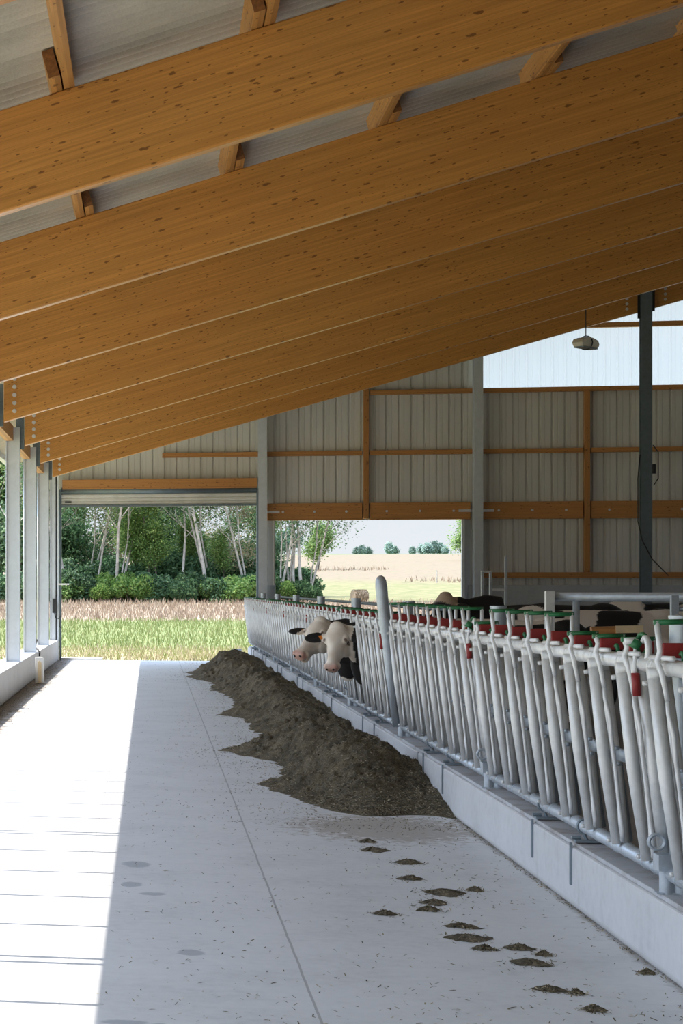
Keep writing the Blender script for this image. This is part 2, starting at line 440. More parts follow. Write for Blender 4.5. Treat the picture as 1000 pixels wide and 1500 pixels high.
# rafters (glulam), local x along the slope
sec = 1/math.cos(math.atan(SL))
def rafter(y, label):
    t = .14; x0, x1 = -2.14, 15.4
    root = empty('rafter', (0, y, ZB0), label, 'beam', 'glulam rafters across the feed passage')
    b = MB()
    L = x1-x0
    b.prism([(x0, SL*x0), (x1, SL*x1), (x1, SL*x1+RH), (x0, SL*x0+RH)], 'y', -t/2, t/2)
    # rotate so that the object's x follows the slope
    me = b.build('beam', M['glulam'], root)
    rot = Matrix.Rotation(math.atan(SL), 4, 'Y')
    me.data.transform(rot); me.matrix_local = rot.inverted()
    bevel(me, .012, 2)
    for i in range(5):
        x = -1.98; z = SL*x + .12 + .12*i
        c = MB(); c.tube([(x, -t/2-.012, z), (x, -t/2+.002, z)], .032, 14); c.tube([(x, -t/2-.03, z), (x, -t/2-.01, z)], .014, 6)
        c.build('bolt', M['bolt'], root)
    for sx in (-.34, .42):
        for i in range(3):
            x = 10.27+sx; z = SL*x + .14 + .11*i + (0 if sx < 0 else -.02)
            c = MB(); c.tube([(x, -t/2-.012, z), (x, -t/2+.002, z)], .032, 14); c.tube([(x, -t/2-.03, z), (x, -t/2-.01, z)], .014, 6)
            c.build('bolt', M['bolt'], root)
    return root
ordn = ['first','second','third','fourth','fifth','sixth','seventh']
vis = [y for y in RAFTER_Y if y > 5]
for i, y in enumerate(RAFTER_Y):
    k = i-3
    if k < -1: continue
    if k == -1: lab = 'glulam rafter above the passage close to the camera, before the topmost one in view'
    else: lab = 'honey brown glulam rafter with knots, %s from the top of the photo' % ordn[k]
    if k == 6: lab = 'honey brown glulam rafter nearest the gable wall, lowest in the photo'
    rafter(y, lab)

# purlins
pn = 0
names_x = {0:'above the left columns',1:'just right of the left columns',2:'over the middle of the passage',3:'over the feed kerb',4:'just right of the feed fence',5:'over the cow area',6:'over the cow area, second from the interior columns',7:'near the interior columns',8:'beyond the interior columns'}
PX = [-2.04+1.42*k for k in range(0, 11)]
for bi in range(3):
    ya = RAFTER_Y[2+bi] - .5; yb = RAFTER_Y[3+bi] + .5
    for k, px in enumerate(PX):
        if bi < 2 and k > 9: continue
        x = px + (.045 if bi % 2 == 0 else -.045)
        z0 = zb(x) + RH + .002
        b = MB(); b.cur = 0
        b.box(-.04, .04, ya-RAFTER_Y[2+bi]-0, yb-RAFTER_Y[2+bi], 0, PH)
        # end grain faces
        b.m[2] = 1; b.m[4] = 1
        o = b.build('purlin', [M['wood_y'], M['wood_end']])
        o.location = (x, RAFTER_Y[2+bi], z0)
        o.rotation_euler = (0, -math.atan(SL), 0)
        bay = ['before the topmost rafter', 'behind the topmost rafter', 'behind the second rafter'][bi]
        tag(o, 'timber purlin %s, %s line from the left eaves' % (bay, ['first','second','third','fourth','fifth','sixth','seventh','eighth','ninth','tenth','eleventh'][k]), 'purlin', 'timber purlins under the roof sheets')
# eave timbers between left columns
for i in range(2, 10):
    ya = RAFTER_Y[i]-4.86 ; yb = RAFTER_Y[i]-.12
    b = MB(); b.box(-2.47, -2.33, ya, yb, 4.36, 4.62)
    o = bevel(b.build('eave_beam', M['wood_y'], origin=(-2.4, ya, 4.36)), .006)
    tag(o, 'short timber between the tops of the left steel columns, bay %s' % (['by the camera','before the topmost rafter','below the first rafter','below the second rafter','below the third rafter','below the fourth rafter','below the fifth rafter','below the sixth rafter'][i-2]), 'beam', 'eave timbers between the left columns')

# ------------------------------------------------------------------ left columns
def uchan(b, x0, x1, yw, depth, z0, z1, t=.012, dirn=-1):
    """U channel: web in plane y=yw, flanges pointing dirn"""
    ya, yb = sorted((yw, yw+dirn*t)); b.box(x0, x1, ya, yb, z0, z1)
    ya, yb = sorted((yw+dirn*t, yw+dirn*depth))
    b.box(x0, x0+t, ya, yb, z0, z1); b.box(x1-t, x1, ya, yb, z0, z1)
for i in range(2, 10):
    y = RAFTER_Y[i]
    root = empty('steel_column', (-2.34, y, .5), 'galvanised double channel column on the left kerb under the %s rafter' % (['near','near','near','topmost','second','third','fourth','fifth','sixth','last'][i]), 'column', 'steel columns along the open left side')
    for d in (-1, 1):
        b = MB(); uchan(b, -.12, .12, d*.045, .05, 0, 4.1, dirn=d)
        b.build('channel', M['steel'], root)
    b = MB(); b.box(-.15, .15, -.13, .13, 0, .015); b.build('base_plate', M['galv2'], root)
    b = MB(); b.box(.05, .19, -.02, .02, 3.72, 4.35)
    for q in range(5): b.tube([(.135, -.035, 3.78+.11*q), (.135, .035, 3.78+.11*q)], .012, 6)
    b.build('connector_plate', M['steel_dark'], root)
# guard rods
gi = 0
for i in range(1, 10):
    for k in range(1, 5):
        y = RAFTER_Y[i] + k*1.0
        if y > YW-.3: continue
        b = MB(); b.tube([(0,0,0),(0,0,3.98)], .022, 8)
        o = b.build('guard_rod', M['galv2'], smooth=True); o.location = (-2.52, y, .5)
        tag(o, 'thin vertical steel rod of the curtain guide in the open left side', 'rod', 'curtain guide rods between the left columns')

# things on the left kerb
root = empty('white_stub_post', (-2.02, 37.2, 0), 'short white post with beige panel standing against the left kerb', 'post')
b = MB(); b.prism([(-.08,0),(.08,0),(.08,.47),(.05,.50),(-.08,.50)], 'y', -.06, .06); bevel(b.build('post_body', M['pvc'], root), .01)
b = MB(); b.prism([(-.035,.02),(.035,.02),(.035,.40),(-.0,.44),(-.035,.40)], 'y', -.072, -.06); b.build('panel', M['cream'], root)
b = MB(); b.tube([(-2.28,40.2,.50),(-2.27,40.2,.68),(-2.24,40.2,.74),(-2.27,40.1,.60),(-2.21,40.0,.55),(-2.17,39.9,.50),(-2.17,39.9,.42)], .018, 8)
tag(b.build('pipe_elbow', M['black'], smooth=True), 'short bent black pipe on the left kerb near the white stub post', 'pipe')
b = MB(); b.box(-2.34,-2.26,39.8,40.0,.5,.53); tag(bevel(b.build('kerb_stone', M['cream']), .008), 'flat beige stone lying on top of the left kerb', 'stone')
# gable corner column + control box
root = empty('corner_column', (-2.30, YW-.35, .5), 'grey steel corner column left of the roller door', 'column')
b = MB(); uchan(b, -.12, .10, .0, .05, 0, 4.35, dirn=-1); uchan(b, -.12,.10,.06,.05,0,4.35,dirn=1); b.box(.02,.05,-.012,.02,0,4.35); b.build('channel', M['steel'], root)
root = empty('control_box', (-2.30, YW-.47, 1.15), 'small black door control box with hanging cable on the corner column', 'control box')
b = MB(); b.box(-.05, .06, -.09, .0, .02, .38); bevel(b.build('case', M['black'], root), .01)
b = MB(); b.tube([(.0,-.05,.02),(.03,-.06,-.1),(.11,-.06,-.12),(.14,-.05,-.05),(.12,-.05,-.3),(.16,-.04,-.35)], .012, 6); b.build('cable', M['black'], root, smooth=True)
b = MB(); b.box(-2.22,-1.95,YW-.42,YW-.40,1.86,1.90); tag(b.build('door_bracket', M['pvc']), 'small white bracket at the left edge of the roller door', 'bracket')

# ------------------------------------------------------------------ gable wall
def cladding(b, x0, x1, z0f, z1f, y, per=.29, dirn=-1):
    """trapezoid sheet in plane y, ribs toward the outside; z0f/z1f functions of x"""
    pts = []; x = math.floor(x0/per)*per
    while x < x1+per:
        for dx, dy in ((0,0),(.055,0),(.075,.035),(.105,.035),(.125,0),(.20,0),(.205,.006),(.215,.006),(.22,0)):
            pts.append((x+dx, y+dy))
        x += per
    pts = [p for p in pts if x0 < p[0] < x1]
    pts = [(x0, pts[0][1])] + pts + [(x1, pts[-1][1])]
    vs = []; fs = []
    for px, py in pts: vs += [(px, py, z0f(px)), (px, py, z1f(px))]
    for i in range(len(pts)-1): fs.append((2*i, 2*i+2, 2*i+3, 2*i+1))
    b.add(vs, fs)
C = lambda v: (lambda x: v)
top = lambda x: zr(x)-.03
b = MB()
cladding(b, -2.45, 2.80, C(4.24), top, YW)
cladding(b, 2.80, 7.43, C(3.43), top, YW)
cladding(b, 7.43, 7.62, C(6.52), top, YW)
cladding(b, 2.80, 3.0, C(1.85), C(3.43), YW)
cladding(b, 7.43, 12.7, C(1.80), C(6.52), YW)
cladding(b, 12.7, 18, C(1.80), C(6.52), YW)
cladding(b, 18, 33, C(.2), C(4.6), YW)
struct(b.build('wall_back', M['clad']), 'light grey trapezoid sheet cladding of the gable wall')
b = MB(); cladding(b, 7.62, 15.4, C(6.52), top, YW)
cladding(b, 15.4, 26, C(6.5), lambda x: max(6.5, zr(exr)-SL*(x-exr)-.1), YW)
struct(b.build('window_1', M['translucent']), 'translucent corrugated light band at the top of the gable wall')
b = MB(); b.box(7.45, 33, YW-.08, YW+.14, -.2, 1.86); b.box(2.74, 3.0, YW-.06, YW+.14, -.2, 1.86)
struct(bevel(b.build('wall_back_base', M['conc_grey']), .01), 'grey concrete base wall of the gable')
def wooden(name, x0, x1, z0, z1, label, y0=YW-.13, y1=YW-.01, mat='wood_x', bolts=0, brackets=()):
    o0 = ((x0+x1)/2, (y0+y1)/2, z0)
    b = MB(); b.box(x0, x1, y0, y1, z0, z1)
    o = bevel(b.build(name, M[mat], origin=o0), .005)
    tag(o, label, 'beam')
    for i in range(bolts):
        x = x0 + (x1-x0)*(i+.5)/bolts
        c = MB(); c.tube([(x-o0[0], y0-o0[1]-.02, (z1-z0)/2), (x-o0[0], y0-o0[1]+.002, (z1-z0)/2)], .028, 10); c.build('bolt', M['bolt'], o)
    for x in brackets:
        c = MB(); c.box(x-o0[0]-.17, x-o0[0]+.17, y0-o0[1]-.012, y0-o0[1], (z1-z0)/2-.03, (z1-z0)/2+.03); c.build('bracket', M['bolt'], o)
    return o
wooden('lintel_beam', -2.12, 2.55, 4.22, 4.46, 'timber lintel above the roller door', y0=YW-.30, y1=YW-.16)
wooden('wall_beam', 2.80, 5.02, 3.43, 3.84, 'deep timber beam above the middle opening, left half', bolts=3, brackets=(2.92,))
wooden('wall_beam', 5.20, 7.50, 3.43, 3.84, 'deep timber beam above the middle opening, right half', bolts=3, brackets=(7.40,))
wooden('wall_beam', 7.76, 10.03, 3.43, 3.84, 'deep timber beam across the right cladding bay, left of the stud', bolts=3, brackets=(7.86,))
wooden('wall_beam', 10.21, 12.6, 3.43, 3.84, 'deep timber beam across the right cladding bay, right of the stud', bolts=3)
wooden('wall_beam', 12.8, 18, 3.43, 3.84, 'deep timber beam beyond the right edge of the photo', bolts=3)
wooden('girt', 7.74, 12.9, 6.44, 6.55, 'upper timber girt under the translucent band')
wooden('girt', 5.2, 7.55, 6.44, 6.55, 'short upper timber girt left of the tall wall column')
wooden('girt', .3, 2.6, 4.99, 5.10, 'timber girt above the roller door reaching the left roof slope')
wooden('girt', 2.80, 5.02, 4.99, 5.10, 'middle timber girt over the centre opening, left of the stud')
wooden('girt', 5.20, 7.55, 4.99, 5.10, 'middle timber girt over the centre opening, right of the stud')
wooden('girt', 7.74, 10.03, 4.99, 5.10, 'middle timber girt on the right bay, left of the stud')
wooden('girt', 10.21, 12.9, 4.99, 5.10, 'middle timber girt on the right bay, right of the stud')
wooden('girt', 7.74, 12.9, 2.03, 2.16, 'lowest timber girt just above the concrete base wall')
wooden('girt', 9.0, 15.2, 7.93, 8.05, 'highest timber girt crossing the translucent band')
wooden('stud', 5.05, 5.17, 3.46, zb(5.1)+.9, 'upright timber stud above the middle opening', y0=YW-.16, mat='wood_z')
wooden('stud', 10.06, 10.18, 2.16, 6.44, 'upright timber stud in the right cladding bay', y0=YW-.16, mat='wood_z')
# gable steel columns
def hcol(x, z0, z1, label, w=.20):
    root = empty('wall_column', (x, YW-.30, z0), label, 'column', 'steel columns of the gable wall')
    b = MB(); d = .14; t = .014; h = z1-z0
    b.box(-w/2, w/2, -d, -d+t, 0, h); b.box(-w/2, w/2, d-t, d, 0, h); b.box(-t/2, t/2, -d+t, d-t, 0, h)
    b.build('column_profile', M['steel'], root)
    b = MB(); b.box(-w/2-.04, w/2+.04, -d-.03, d+.03, 0, .02); b.build('base_plate', M['galv2'], root)
    return root
hcol(2.68, .0, zr(2.68)-.25, 'grey steel column between the roller door and the middle opening')
hcol(7.64, .2, zr(7.64)-.25, 'tall grey steel column right of the middle opening')
hcol(12.75, .2, zr(12.75)-.25, 'grey steel wall column beyond the right edge of the photo')
b = MB(); b.box(7.30, 7.36, YW-.2, YW-.04, .2, 3.43); b.box(7.36, 7.50, YW-.05, YW-.03, .2, 3.43); tag(b.build('jamb_profile', M['steel']), 'narrow grey steel jamb at the right edge of the middle opening', 'jamb')
# roller door
root = empty('roller_door', (.2, YW-.12, 3.79), 'rolled up light grey roller door under the timber lintel', 'door')
def slat(z0, z1, y0=.0):
    b = MB(); prof = [(-.04, z0), (-.055, z0+.02), (-.055, z1-.02), (-.04, z1), (0, z1), (0, z0)]
    b.prism(prof, 'x', -2.34, 2.34); return b
o = None
b = MB()
zz = .05
while zz < .32: b.v += []; s_ = slat(zz, zz+.088); b.add(s_.v, s_.f); zz += .09
b.build('door_curtain', M['clad'], root)
b = MB(); b.box(-2.36, 2.36, -.09, .02, 0, .045); b.build('bottom_rail', M['steel_dark'], root)
b = MB(); b.tube([(-2.36,-.02,.40),(2.36,-.02,.40)], .085, 16); b.build('door_roll', M['steel_dark'], root, smooth=True)
for sx in (-2.37, 2.37):
    b = MB(); b.box(sx-.025, sx+.025, -.08, .04, -3.79, .42); b.build('guide_rail', M['steel_dark'], root)
b = MB(); b.box(-2.26,-2.10,-.07,-.055,.10,.14); b.build('handle', M['black'], root)

# interior column
root = empty('interior_column', (10.27, 44.45, .2), 'tall dark steel column in the cow area with cable', 'column')
b = MB(); w=.11; h=zb(10.27)+.42-.2
b.box(-w, w, -.11, -.098, 0, h); b.box(-w, w, .098-.05, .11-.05, 0, h); b.box(-.006,.006,-.1,.05,0,h)
b.build('column_profile', M['steel_dark'], root)
b = MB(); b.box(-.16,-.115,-.02,.0,h-.60,h-.1); b.box(.115,.18,-.02,.0,h-.45,h+.03); b.build('connector_plate', M['black'], root)
b = MB(); b.tube([(.12,-.12,4.6),(.22,-.13,4.45),(.22,-.13,3.9),(.13,-.12,3.75)], .012, 6); b.box(.11,.17,-.14,-.08,4.0,4.2)
b.tube([(-.14,-.13,4.4),(-.18,-.13,3.9),(-.18,-.13,3.0),(-.10,-.13,2.6),(.1,-.13,2.2),(.42,-.13,1.85)], .012, 6)
b.build('cable', M['black'], root, smooth=True)

# hanging lamp
LX, LY, LZ = 8.42, 41.2, 6.62
root = empty('barn_lamp', (LX, LY, LZ), 'elongated cream barn lamp with grey lens hanging from a thin rod', 'lamp', rz=math.radians(52))
b = MB(); b.prism([(-.30,-.09),(.30,-.09),(.36,-.02),(.30,.06),(.1,.10),(-.1,.10),(-.30,.06),(-.36,-.02)], 'y', -.11, .11)
bevel(b.build('lamp_housing', M['lampbody'], root), .02)
b = MB(); b.box(-.30,.30,-.10,.10,-.115,-.09); bevel(b.build('lamp_lens', M['lampcover'], root), .01)
b = MB(); b.ring((0,0,0), (1,0,0), .135, .012, 16, 6); b.build('mounting_ring', M['black'], root)
b = MB(); b.tube([(0,0,.13),(0,0,.20),(0,0,zb(LX)+RH-LZ)], .010, 6); b.build('suspension_rod', M['black'], root)

# ------------------------------------------------------------------ feed fence
XB, ZBt = 2.417, .455       # bottom rail
XT, ZT = 2.31, 1.445       # top rail
ld = V((XT-XB, 0, ZT-ZBt)); ll = ld.length; ldn = ld/ll; fn = V((-ldn.z, 0, ldn.x))   # fn: towards the passage
def F(u, v, w=0):
    """point of the leaning fence plane: u metres toward +Y, v 0..1 up the lean, w toward the passage"""
    return V((XB, u, ZBt)) + ldn*(v*ll) + fn*w
def unit_parts(root, u, high, opened=False):
    # double divider tube
    b = MB()
    b.tube([F(u-.08, .03, .045), F(u-.05, .5, .052), F(u-.03, .95, .045)], [.024,.031,.031], 10)
    b.tube([F(u-.05, .03, .000), F(u-.01, .5, -.008), F(u+.03, .95, -.012)], [.024,.030,.030], 10)
    b.obar(F(u, .93, .02), F(u, 1.0, .02), .06, .09, V((0,1,0)))
    b.tube([F(u-.06,.05,.07), F(u-.06,.05,.085)], .012, 6); b.tube([F(u+.0,.93,.07), F(u+.0,.93,.092)], .013, 6)
    b.build('divider_bar', M['galv'], root, smooth=True)
    # swinging neck bar, behind; its shade is put into the darker zinc colour
    b = MB()
    b.tube([F(u+.07, .02, -.045), F(u+.04, .47, -.03), F(u+.03, .52, -.02)], .023, 8)
    if not opened:
        b.tube([F(u-.37, .02, -.035), F(u-.30, .50, -.035), F(u-.235, .97, -.03)], .023, 8)
        b.obar(F(u-.03, .50, .0), F(u-.31, .50, -.01), .014, .065, fn)
        b.tube([F(u-.22,.54,.01),F(u-.22,.54,.03)], .011, 6); b.tube([F(u-.22,.46,.01),F(u-.22,.46,.03)], .011, 6)
    else:
        b.tube([F(u+.10, .02, -.06), F(u+.17, .50, -.06), F(u+.13, .97, -.05)], .023, 8)
    b.build('neck_bar', M['galv_shade'], root, smooth=True)
    # locking rod with bent foot
    b = MB(); ur = u-(.12 if opened else .25)
    b.tube([F(ur+.01,.86,.05),F(ur+.004,.80,.055),F(ur-.03,.70,.05),F(ur-.015,.58,.05),F(ur+.0,.42,.045),F(ur+.01,.24,.045),
            F(ur-.02,.19,.05),F(ur-.028,.12,.05),F(ur+.012,.07,.05)], .0105, 6)
    b.tube([F(ur+.01,.86,.05),F(ur+.03,.72,.05),F(ur+.004,.58,.05)], .009, 6)
    b.tube([F(ur+.01,.24,.045),F(ur+.035,.16,.045),F(ur+.02,.06,.045)], .010, 6)
    b.build('locking_rod', M['arm'], root, smooth=True)
    # handle above the rail
    hh = .212 if high else .118
    b = MB(); du = -.10
    if opened: du = 0
    tp = V((XT-.052-.02, u-.10+du, ZT+hh)); tk = V((XT+.065, u-.10+du, ZT+hh+.004))
    b.tube([F(ur+.01,.86,.05), F(ur+.004,.90,.055), V((XT-.058, u-.13+du, ZT-.02)), V((XT-.068, u-.095+du, ZT+.03)), V((XT-.055, u-.098+du, ZT+.075)), tp], [.013,.011,.012,.013,.014,.013], 8)
    b.tube([V((XT+.085, u-.09+du, ZT+.0)), V((XT+.065, u-.098+du, ZT+.06)), tk], .012, 8)
    b.tube([V((XT-.05, u-.0, ZT+.040)), V((XT-.04, u-.26+du, ZT+.048))], .013, 6)
    hd = b.build('latch_handle', M['arm'], root, smooth=True)
    b = MB(); b.tube([tp-V((.012,0,.006)), tk+V((.01,0,-.006))], .0125, 8); b.build('crossbar', M['green'], hd, smooth=True)
    b = MB(); b.box(XT-.05, XT+.062, u-.118+du, u-.072+du, ZT+.045, ZT+.045+ (.068 if high else .06)); bevel(b.build('latch_block', M['red'], hd), .004)
    b = MB(); b.ring((XT+.01, u-.30, ZT+.042), (1,0,0), .030, .010, 10, 6, 0, math.pi*1.5); b.build('latch_hook', M['green'], hd, smooth=True)
def fence_panel(highs, opened=()):
    root = empty('feed_fence', (0,0,0), 'x', 'fence', 'headlock feed fence panels along the kerb')
    L = 5.0; n = 8
    b = MB(); b.tube([F(0,1,0), F(L,1,0)], .038, 14)
    for k in range(n):
        u = .31+.625*k
        for du in (-.15, .12, .06): b.ring(F(u+du,1,0), (0,1,0), .0385, .004, 14, 4)
    b.build('top_rail', M['galv'], root, smooth=True)
    b = MB(); b.tube([F(0,0,0), F(L,0,0)], .036, 14)
    for k in range(n):
        u = .31+.625*k
        for du in (-.12, .08): b.ring(F(u+du,0,0), (0,1,0), .0365, .004, 14, 4)
    b.build('bottom_rail', M['galv2'], root, smooth=True)
    # vertical round post with cap, stub and clamp
    b = MB(); b.tube([(2.47,0,.358),(2.47,0,1.665)], .055, 16); b.tube([(2.47,0,1.66),(2.47,0,1.675)], .058, 16); sharp(b.build('post', M['galv2'], root))
    b = MB(); b.tube([(2.40,-.02,.358),(2.40,-.02,.50)], .034, 12); b.box(2.352,2.44,-.075,.035,.47,.545); b.ring((2.36,.0,.60),(0,1,0),.035,.010,14,6)
    b.box(2.35,2.46,-.05,.02,.358,.366)
    sharp(b.build('post_clamp', M['galv2'], root))
    # leaning end tube and release lever with red grip
    b = MB(); b.tube([F(.05,0.0,.0), F(.05,.97,.01)], .030, 12); b.obar(F(.05,.9,.05), F(.05,1.03,.05), .06, .01, V((0,1,0)))
    b.build('end_tube', M['galv'], root, smooth=True)
    b = MB(); b.tube([F(.03,1.12,.02), F(.02,1.0,.045), F(.02,.94,.045)], .010, 8)
    b.obar(F(.03,1.10,.05), F(.03,1.13,.05), .045, .045)
    lv = b.build('release_lever', M['arm'], root, smooth=True)
    b = MB(); b.tube([F(.02,.96,.045), F(.02,.85,.05)], .019, 10); b.build('grip', M['red'], lv, smooth=True)
    b = MB(); b.ring((XT, .06, ZT+.09), (1,.25,0), .05, .012, 14, 6); b.tube([(XT-.05,.02,ZT+.075),(XT-.03,.02,ZT+.11)], .026, 8); b.build('lever_wheel', M['green'], lv, smooth=True)
    b = MB(); b.ring((XT-.01, -.05, ZT+.07), (1,0,0), .055, .016, 16, 6, 0, math.pi*1.6); b.build('rail_hook', M['arm'], root, smooth=True)
    # kerb brackets
    for yy in (1.85, 3.0):
        b = MB()
        b.obar((2.36, yy, .372), (2.62, yy, .372), .06, .014)
        b.obar((2.345, yy+.02, .36), (2.345, yy+.02, .12), .028, .012)
        b.tube([(2.350, yy+.02, .388), (2.40, yy+.02, .388)], .012, 6)
        b.tube([(2.43, yy, .37), (2.40, yy, .44)], .011, 6)
        b.ring(F(yy,0,0), (0,1,0), .042, .008, 14, 5)
        b.build('kerb_bracket', M['strap'], root)
    for k in range(n): unit_parts(root, .31+.625*k, highs[k], k in opened)
    return root
panel0 = fence_panel([0,0,0,0,0,0,0,0])
panel1 = fence_panel([0,0,0,1,1,1,1,0])
panelc = fence_panel([0,0,0,0,0,0,0,0], (5, 6))
panelN = fence_panel([1,1,1,1,1,1,1,1])
PY = [5+5*k for k in range(9)]     # 5 .. 45
plab = ['headlock feed fence panel nearest the camera, cut by the right edge of the photo',
 'second headlock fence panel from the camera, with three lowered handles',
 'third headlock fence panel from the camera, by the white topped pen post',
 '',
 'fifth headlock fence panel, just beyond the two cow heads',
 'sixth headlock fence panel from the camera',
 'seventh headlock fence panel from the camera',
 'eighth headlock fence panel, last but one before the gable',
 'farthest headlock fence panel, ending at the gable wall']
panel1.location = (0, PY[1], 0); panel1['label'] = plab[1]
panel0.location = (0, PY[5], 0); panel0['label'] = plab[5]
panelc.location = (0, PY[3], 0); panelc['label'] = 'headlock fence panel where the two cows put their heads through'
panelN.location = (0, PY[0], 0); panelN['label'] = plab[0]
for i, y in enumerate(PY):
    if i in (0, 1, 3, 5): continue
    src = panelN if i == 2 else panel0
    o = copy_tree(src, (0, y, 0), plab[i])
    if i == 8: o.scale = (1, .88, 1)
# tall round-topped upright at the fence
root = empty('fence_upright', (2.36, 19.8, .45), 'tall round topped galvanised upright rising above the fence beside the cows', 'post')
b = MB()
def FU(v, w, du=0): return F(0, v, w) - V((2.36, 0, .45)) + V((0, du, 0))
b.tube([FU(.02,.085), FU(.6,.09), FU(1.0,.088), FU(1.38,.08), FU(1.44,.078), FU(1.475,.076), FU(1.49,.075)], [.034,.042,.052,.056,.05,.034,.01], 14)
b.tube([FU(.4,.05,.06), FU(1.3,.05,.06), FU(1.36,.05,.06)], [.03,.03,.01], 10)
b.build('upright_tube', M['galv2'], root, smooth=True)
b = MB(); b.tube([FU(.93,.13), FU(.78,.135)], .02, 10); b.build('grip', M['red'], root, smooth=True)

# ------------------------------------------------------------------ pens behind the fence
b = MB(); b.tube([(0,0,0),(9,0,0)], .036, 14)
o = b.build('pen_rail', M['galv2'], smooth=True); o.location = (3.02, 15.9, 1.735)
tag(o, 'thick horizontal galvanised pipe over the cow pen', 'rail')
b = MB(); b.box(-.032,.032,-.03,.03,0,1.58)
o = bevel(b.build('pen_post', M['galv']), .004); o.location = (2.98, 15.85, .2); tag(o, 'flat topped square galvanised post at the left end of the thick pen pipe', 'post')
b = MB(); b.tube([(0,0,0),(0,0,1.52)], .025, 10)
o = b.build('pen_post', M['galv2'], smooth=True); o.location = (3.18, 15.9, .2); tag(o, 'round post holding the thick pen pipe near its left end', 'post')
# gate at right
root = empty('pen_gate', (3.78, 15.5, .2), 'galvanised tubular pen gate right of the cows, partly out of the photo', 'gate')
b = MB(); b.obar((0,0,0),(0,0,1.55),.05,.05); b.build('gate_post', M['galv2'], root)
for z in (1.45, 1.12, .7, .3):
    b = MB(); b.tube([(.02,0,z),(2.6,0,z)], .018, 8); b.build('gate_rail', M['galv2'], root, smooth=True)
for x in (.27, .40, .45, .8, 1.4):
    b = MB(); b.tube([(x,0,.3),(x,0,1.52)], .014, 8); b.build('gate_bar', M['galv2'], root, smooth=True)
b = MB(); b.ring((.02,-.03,1.38),(0,1,0),.025,.010,12,5); b.tube([(-.03,-.03,1.38),(.09,-.03,1.38)],.008,6); b.build('hinge_bolt', M['bolt'], root)
root = empty('steel_frame', (7.32, 46.5, .2), 'small galvanised frame with a taller bar beside the gable column', 'frame')  # small loop frame with a taller bar, carries no gate
for (x, z1) in ((0, 2.0), (.17, 2.0), (.50, 2.35)):
    b = MB(); b.obar((x,0,0),(x,0,z1-.05),.06,.05 if x else .06); b.build('frame_bar', M['galv2'], root)
b = MB(); b.obar((-.03,0,1.95),(.2,0,1.95),.05,.05); b.obar((.17,0,1.55),(.5,0,1.55),.05,.05); b.build('frame_rail', M['galv'], root)
b = MB(); b.tube([(0,0,0),(0,2.0,0),(0,26,0)], .02, 8)
o = b.build('neck_rail', M['steel_dark'], smooth=True); o.location = (2.75, 19.5, 1.60); tag(o, 'long thin dark pipe running behind the feed fence', 'rail')
b = MB(); b.box(2.0,2.2,YW+.0,YW+.10,0,.30); tag(bevel(b.build('steel_stub', M['galv2']), .006), 'short grey square stub at the far end of the feed heap', 'post')
b = MB(); b.obar((0,0,0),(.34,0,.012),.06,.05); o=b.build('wooden_board', M['wood_x']); o.location=(3.1,15.0,1.50); tag(o,'brown and cream board lying behind the fence, below the thick pipe','board')
b = MB(); b.obar((.16,-.035,.008),(.34,-.035,.012),.02,.052); b.build('pale_end', M['cream'], o)

# ------------------------------------------------------------------ feed heap
def smooth(a, b, x):
    t = max(0, min(1, (x-a)/(b-a))); return t*t*(3-2*t)
def xl(y):
    base = 1.22 + .16*noise.noise(V((y*.9, 3.1, 0))) + .09*noise.noise(V((y*2.7, 7.1, 0)))
    for (yc, w, d) in ((22.4,.9,.50),(28.9,.8,.30),(41.3,2.6,.55),(18.4,.7,.28),(36,1.5,.18)):
        base -= d*math.exp(-((y-yc)/w)**2)
    return base
def heap(x, y):
    yo = y + .35*noise.noise(V((x*2.3, 4.4, 0))) + .5*(x-1.9)**2
    a = smooth(16.25, 17.9, yo)**.8 * (1-smooth(45.5, 48.2, y))
    if a <= .004: return -.02
    l = xl(y); t = (x-l)/(2.35-l)
    if t <= 0: return -.02
    ridge = .31 + .09*noise.noise(V((y*.55, 1.3, 0))) + .07*noise.noise(V((y*1.7, 5.3, 0))) + .05*math.sin(y*2.1)
    ridge += .10*math.exp(-((y-44.0)/1.2)**2) + .07*math.exp(-((y-18.6)/1.3)**2)
    pk = .58 + .12*noise.noise(V((y*.8, 9, 0)))
    prof = smooth(0, pk, t) if t < pk else 1 - .38*smooth(pk, 1.05, t)
    n = .06*noise.noise(V((x*4.2, y*2.6, 0))) + .055*abs(noise.noise(V((x*8, y*5, 4)))) + .03*noise.noise(V((x*17, y*12, 4))) + .02*noise.noise(V((x*34, y*22, 2)))
    h = a*(ridge*prof**.9*min(1,.45+.6*prof) + n*min(1, t*4))
    return max(h-.006, -.02)
b = MB(); x0h, x1h, y0h, y1h = .35, 2.349, 15.9, 48.4
nx, ny = 90, 760
grid = {}
for j in range(ny+1):
    y = y0h + (y1h-y0h)*(j/ny)**1.25
    for i in range(nx+1):
        x = x0h + (x1h-x0h)*i/nx
        b.v.append((x, y, heap(x, y)))
hv = [p[2] for p in b.v]
for j in range(ny):
    for i in range(nx):
        q = (j*(nx+1)+i, j*(nx+1)+i+1, (j+1)*(nx+1)+i+1, (j+1)*(nx+1)+i)
        if max(hv[k] for k in q) > -.015: b.f.append(q); b.m.append(0)
b.cur = 1
